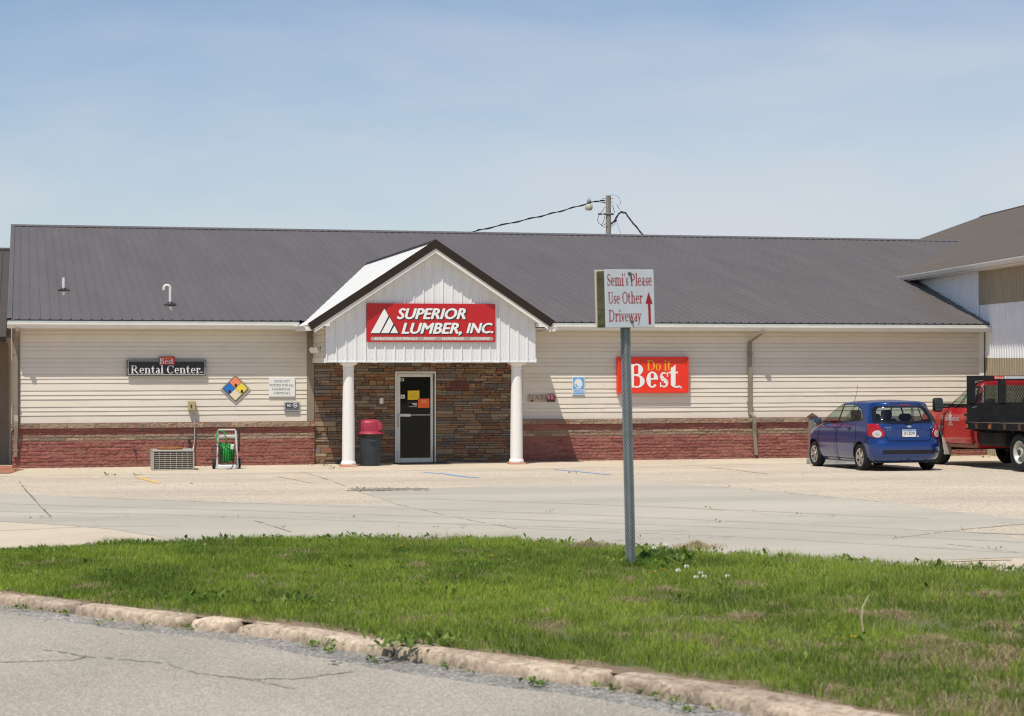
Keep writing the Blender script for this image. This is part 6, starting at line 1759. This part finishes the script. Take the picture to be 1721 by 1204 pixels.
mb = MB(); q = [(-.062, .928), (-.045, .952), (-.028, .952), (-.028, .966), (.030, .966), (.030, .952), (.066, .952), (.048, .928), (.032, .928), (.032, .914), (-.028, .914), (-.028, .928)]
pts = [rp_(a, b, .012) for a, b in q]; bk_ = [rp_(a, b, 0) for a, b in q]; n = len(q); mb.add(pts + bk_, [tuple(range(n))] + [(i, n + i, n + (i + 1) % n, (i + 1) % n) for i in range(n)]); mb.build('badge', m_chrome, hatch)
mb = MB(); put_text(mb, lambda a, b: rp_(a, b, .004), "AVEO5", -.555, -.40, .905, .935, .02); put_text(mb, lambda a, b: rp_(a, b, .004), "LT", .50, .545, .905, .93, .02); mb.build('badge_lettering', m_chrome, hatch)
mb = MB(); put_text(mb, lambda a, b: rp_(a, b, .004), "LS", -.50, -.42, .855, .875, .02); mb.build('small_badge', mat('badge_gold', (.45, .33, .06), .4, metal=.5), hatch)
mb = MB(); mb.cyl(rp_(.20, .735, -.002), rp_(.20, .735, .008), .018, 12); mb.build('lock', m_chrome, hatch)
mb = MB(); mb.box(-.12, .12, -1.70, -1.66, 1.385, 1.405); mb.build('brake_light', m_tail, car)
mb = MB(); mb.box(-.16, -.10, -1.86, -1.80, .18, .24); mb.box(-.01, .03, -1.9, -1.88, .19, .235); mb.build('tow_hook', m_trimb, car)
# orange and white things lying on the back seat
tag((lambda o: o)(thing('shopping_bundle', "orange and white bundle seen through the side window of the blue car", 'bundle', (18.29 - .15, -6.28 - .42, gz(-6.28) + .62))), None)
bd = [o for o in COL.objects if o.name.startswith('shopping_bundle')][0]
mb = MB(); mb.lathe([(.02, 0), (.22, .03), (.26, .14), (.20, .28), (.08, .36), (.01, .37)], 14, (0, 0), lambda k, z: 1 + .15 * sin(k * 2.1)); mb.build('wrap', mat('orange_cloth', (.60, .10, .03), .8), bd, True)
mb = MB(); mb.lathe([(.02, .26), (.15, .30), (.16, .36), (.07, .42), (.01, .43)], 12, (.06, .05), lambda k, z: 1 + .2 * sin(k * 2.7)); mb.build('paper_bag', m_white, bd, True)

# ------------------------------------------------------------------ red flatbed truck
TX, TY = 21.42, -7.0
trk = thing('flatbed_truck', "red work truck with black perforated bulkhead and flatbed, cut by the right edge", 'truck', (TX, TY, gz(-7.3)))
trk.rotation_euler = (PITCH, 0, 0)
tab = [(.42, .06, 2.80, .93), (.50, .05, 2.9, .97), (.62, .05, 2.93, .995), (.85, .05, 2.95, 1.008), (1.05, .05, 2.93, 1.008), (1.16, .05, 2.86, 1.0), (1.22, .05, 2.60, .985), (1.26, .05, 2.2, .972), (1.31, .05, 1.72, .958), (1.36, .05, 1.50, .945), (1.50, .06, 1.27, .90), (1.66, .09, .99, .85), (1.78, .11, .78, .80), (1.86, .14, .60, .73), (1.90, .18, .46, .64), (1.925, .25, .36, .45), (1.93, .29, .33, .2)]
zs = list(np.arange(.42, 1.84, .009)) + list(np.linspace(1.84, 1.93, 14))
S = Shell(tab, zs, (.12, .10), (.30, .30), nS=300, bow=.03, s_up=1.30)
x, y, z = S.x, S.y, S.z; ax = np.abs(x); ny, nx = S.CN[..., 1], S.CN[..., 0]; sidef = np.abs(nx) > .55
d = np.hypot(y - 1.95, z - .40); S.free &= ~((d < .47) & (ax > .5))
for sg in (1, -1):
    hs = sidef & (x * sg > 0)
    S.cut('side_window', hs & in_poly(y, z, [(1.20, 1.335), (.80, 1.70), (.68, 1.745), (.20, 1.745), (.20, 1.335)]), g_car, trk, -.006)
    S.cut('window_frame', hs & in_poly(y, z, [(1.32, 1.315), (.86, 1.73), (.72, 1.785), (.14, 1.785), (.14, 1.315)]), m_trimb, trk, -.003)
    poly_ = [(1.42, 1.31), (1.43, .55), (1.38, .50), (.18, .50), (.10, .58), (.10, 1.31)]
    S.cut('door_seam', hs & near_line(y, z, poly_ + poly_[:1], .011) & (z < 1.32), m_trimb, trk, -.008)
    dd = S.cut('door', hs & in_poly(y, z, poly_), m_redp2, trk)
    mb = MB(); hx = 1.0 * sg; mb.rbox(min(hx, hx + sg * .035), max(hx, hx + sg * .035), .22, .42, 1.12, 1.17, .01); mb.build('handle', m_trimb, dd)
    if sg < 0:
        f = lambda a, b, e=0.0: (-1.0165 - e, 1.12 - a, b)
        mb = MB()
        put_text(mb, f, "SUPERIOR", -.22, .28, 1.005, 1.095, .02); put_text(mb, f, "INC.", .32, .46, 1.005, 1.095, .02)
        star = [(.03 + (.115 if k % 2 == 0 else .045) * sin(k * pi / 5), 1.10 + (.13 if k % 2 == 0 else .05) * cos(k * pi / 5)) for k in range(10)]
        for k in range(10): mb.poly([f(.03, 1.10, .002), f(*star[(k + 1) % 10], .002), f(*star[k], .002)])
        mb.poly([f(a, b) for a, b in ((-.03, .955), (.06, .955), (.09, .985), (-.01, .985))]); put_text(mb, f, "IOWA", -.06, .14, .90, .945, .02)
        mb.build('lettering', mat('door_white', (.66, .62, .62), .5), dd)
        mb = MB(); mb.rbox(-1.02, -1.008, 1.44, 1.80, .855, .885, .003); mb.build('fender_badge', m_grey, trk)
S.cut('rear_window', (ny < -.3) & (y < .4) & in_poly(x, z, [(-.80, 1.30), (.80, 1.30), (.70, 1.80), (-.70, 1.80)]), g_car, trk, -.003)
S.cut('windscreen', (ny > .12) & (z > 1.38) & (z < 1.84) & (ax < .86 - (z - 1.38) * .35) & (y > .4), g_car, trk, -.003)
S.cut('dirty_sill', sidef & (z < .56) & (y < 1.5), mat('dusty_red', (.30, .07, .05), .6, col2=(.30, .20, .14), vscale=5), trk)
S.cut('cab', np.ones(x.shape, bool), m_redp2, trk)
mb = MB(); mb.poly([tuple(p) for p in S.P[-1]]); mb.build('roof_cap', m_redp2, trk)
mb = MB(); mb.box(-.85, .85, .1, 2.7, .40, .62); mb.box(-.43, -.30, -3.2, 1.6, .55, .78); mb.box(.30, .43, -3.2, 1.6, .55, .78); mb.cyl((-.95, -2.25, .42), (.95, -2.25, .42), .09, 12); mb.cyl((0, -2.25, .42), (0, -2.0, .42), .2, 14); mb.cyl((-.85, 1.95, .40), (.85, 1.95, .40), .07, 10)
mb.rbox(-.92, -.45, -1.15, .0, .48, .82, .05); mb.rbox(.45, .92, -1.2, -.1, .48, .82, .05); mb.build('chassis', mat('grimy_black', (.025, .023, .021), .85, var=.4, vscale=5), trk)
for sx in (-.45, .45): MB().rbox(sx - .28, sx + .28, .25, .45, .8, 1.32, .06).rbox(sx - .12, sx + .12, .26, .36, 1.32, 1.50, .04).build('seat', m_int, trk)
for sg in (1, -1):
    mb = MB()
    for k in range(14):
        a0, a1 = pi * k / 14, pi * (k + 1) / 14; mb.quad((.55 * sg, 1.95 + .475 * cos(a0), .40 + .475 * sin(a0)), (.95 * sg, 1.95 + .475 * cos(a0), .40 + .475 * sin(a0)), (.95 * sg, 1.95 + .475 * cos(a1), .40 + .475 * sin(a1)), (.55 * sg, 1.95 + .475 * cos(a1), .40 + .475 * sin(a1)))
    mb.build('wheel_arch', m_trimb, trk)
for sg in (1, -1):
    mb = MB(); pts = []
    for k in range(10):
        a = pi * (.62 + .36 * k / 9); pts.append((1.95 + .49 * cos(a), .40 + .49 * sin(a)))
    mb.tube([(1.0 * sg, p[0], p[1]) for p in pts] + [(.99 * sg, 1.44, .34)], .022, 6); mb.rbox(min(.84 * sg, 1.02 * sg), max(.84 * sg, 1.02 * sg), 1.40, 1.425, .24, .60, .008); mb.build('mud_flap', mat('dusty_flare', (.34, .31, .27), .8, var=.2, vscale=6), trk)
m_steelw = mat('dull_steel_rim', (.50, .49, .45), .45, metal=.35, var=.12, vscale=6)
for sg in (1, -1):
    wheel(trk, .86 * sg, 1.95, .40, .40, .24, sg, m_tyre, m_steelw, 'steel')
    wheel(trk, 1.06 * sg, -2.25, .40, .40, .22, sg, m_tyre, m_steelw, 'dual'); wheel(trk, .77 * sg, -2.25, .40, .40, .22, -sg, m_tyre, m_steelw, 'dual')
# towing mirrors
for sg in (1, -1):
    mb = MB(); xa, xb = 1.10 * sg, 1.34 * sg; mb.rbox(min(xa, xb), max(xa, xb), 1.24, 1.36, 1.205, 1.52, .04); mr = mb.build('tow_mirror', m_trimb, trk, True, 50)
    mb = MB(); mb.rbox(min(xa + .03 * sg, xb - .03 * sg), max(xa + .03 * sg, xb - .03 * sg), 1.232, 1.242, 1.30, 1.49, .003); mb.rbox(min(xa + .03 * sg, xb - .03 * sg), max(xa + .03 * sg, xb - .03 * sg), 1.232, 1.242, 1.235, 1.285, .003); mb.build('mirror_glass', mat('mirror_green', (.10, .14, .13), .08, metal=.6), mr)
    mb = MB(); mb.tube([(.88 * sg, 1.22, 1.37), (1.12 * sg, 1.28, 1.37)], .03, 8); mb.tube([(.90 * sg, 1.24, 1.31), (1.12 * sg, 1.29, 1.31)], .02, 8); mb.build('mirror_arm', m_trimb, mr)
# flatbed, bulkhead
m_bed = mat('worn_black_steel', (.010, .010, .011), .75, col2=(.022, .022, .022), vscale=4, spec=.2)
mb = MB(); mb.box(-1.19, 1.19, -3.5, -.02, .93, 1.0); mb.rbox(-1.21, -1.14, -3.52, .0, .84, 1.004, .006); mb.rbox(1.14, 1.21, -3.52, .0, .84, 1.004, .006); mb.rbox(-1.14, 1.14, -3.53, -3.46, .84, 1.003, .006)
for k in range(6): mb.box(-1.12, 1.12, -.3 - k * .55, -.2 - k * .55, .80, .93)
bed = mb.build('flatbed', m_bed, trk)
for k in range(5): MB().box(-1.216, -1.2105, -.55 - k * .62, -.45 - k * .62, .86, .985).build('stake_pocket', mat('rust_brown', (.12, .045, .02), .8), bed)
for a in (-.10, -1.12): MB().rbox(-1.222, -1.209, a, a + .07, .87, .95, .004).build('marker_light', mat('amber_lens', (.60, .14, .015), .25), bed)
mb = MB(); mb.box(-1.2125, -1.2105, -3.4, -.15, .992, 1.003); mb.build('worn_edge', mat('worn_edge', (.22, .17, .12), .7), bed)
mb = MB(); yB = -.06
mb.rbox(-1.2, 1.2, yB - .02, yB + .02, 1.004, 1.40, .004)
wins = [(-1.02, -.45), (-.28, .28), (.45, 1.02)]; WZ0, WZ1 = 1.42, 1.905
edges = [-1.2] + [q for w_ in wins for q in w_] + [1.2]
for k in range(0, 8, 2): mb.rbox(edges[k], edges[k + 1], yB - .035, yB + .02, 1.40, WZ1 + .001, .004)
mb.rbox(-1.2, 1.2, yB - .036, yB + .021, WZ1, 2.01, .005)
for a, b in wins: mb.box(a, b, yB - .02, yB + .018, 1.40, WZ0)
bh = mb.build('bulkhead', m_bed, trk)
pit = .057
for a, b in wins:
    mb = MB()
    nr = int(round((WZ1 - WZ0) / (pit * .9)))
    for j in range(nr):
        z0 = WZ0 + (WZ1 - WZ0) * j / nr; z1 = WZ0 + (WZ1 - WZ0) * (j + 1) / nr; nu = int((b - a) / pit); off = (pit / 2 if j % 2 else 0) - pit * .25
        mb.perforated(lambda u, v: (a + off + (b - a) * u, yB, z0 + (z1 - z0) * v), nu, 1, .56)
    mb.build('perforated_sheet', m_bed, bh)
f = lambda a, b, e=0.0: (a, yB - .0375 - e, b)
mb = MB(); mb.poly([f(-.56, 1.935), f(-.32, 1.935), f(-.32, 2.005), f(-.56, 2.005)]); mb.build('sticker_red', mat('sticker_red', (.62, .02, .02), .5), bh)
mb = MB(); mb.poly([f(-.32, 1.938), f(.36, 1.938), f(.36, 2.0), f(-.32, 2.0)]); mb.build('sticker_grey', mat('sticker_grey', (.42, .43, .44), .5), bh)
mb = MB(); put_serif(mb, lambda a, b, e=0.0: f(a, b, .001 + e), "Best", -.545, -.335, 1.944, 1.985, .2, .07, .02); put_serif(mb, lambda a, b, e=0.0: f(a, b, .001 + e), "Rental Center", -.30, .34, 1.946, 1.99, .18, .07, .02); mb.build('sticker_lettering', MATS['sign_white'], bh)
mb = MB(); put_serif(mb, lambda a, b, e=0.0: f(a, b, .001 + e), "Do it", -.48, -.38, 1.987, 2.002, .2, .07, .02); mb.build('sticker_small_lettering', m_amber, bh)
mb = MB(); mb.poly([f(-1.08, 1.30, -.016), (-.98, yB - .0225, 1.335), (-.975, yB - .0225, 1.345), f(-1.085, 1.312, -.016)]); mb.build('scratch', m_grey, bh)
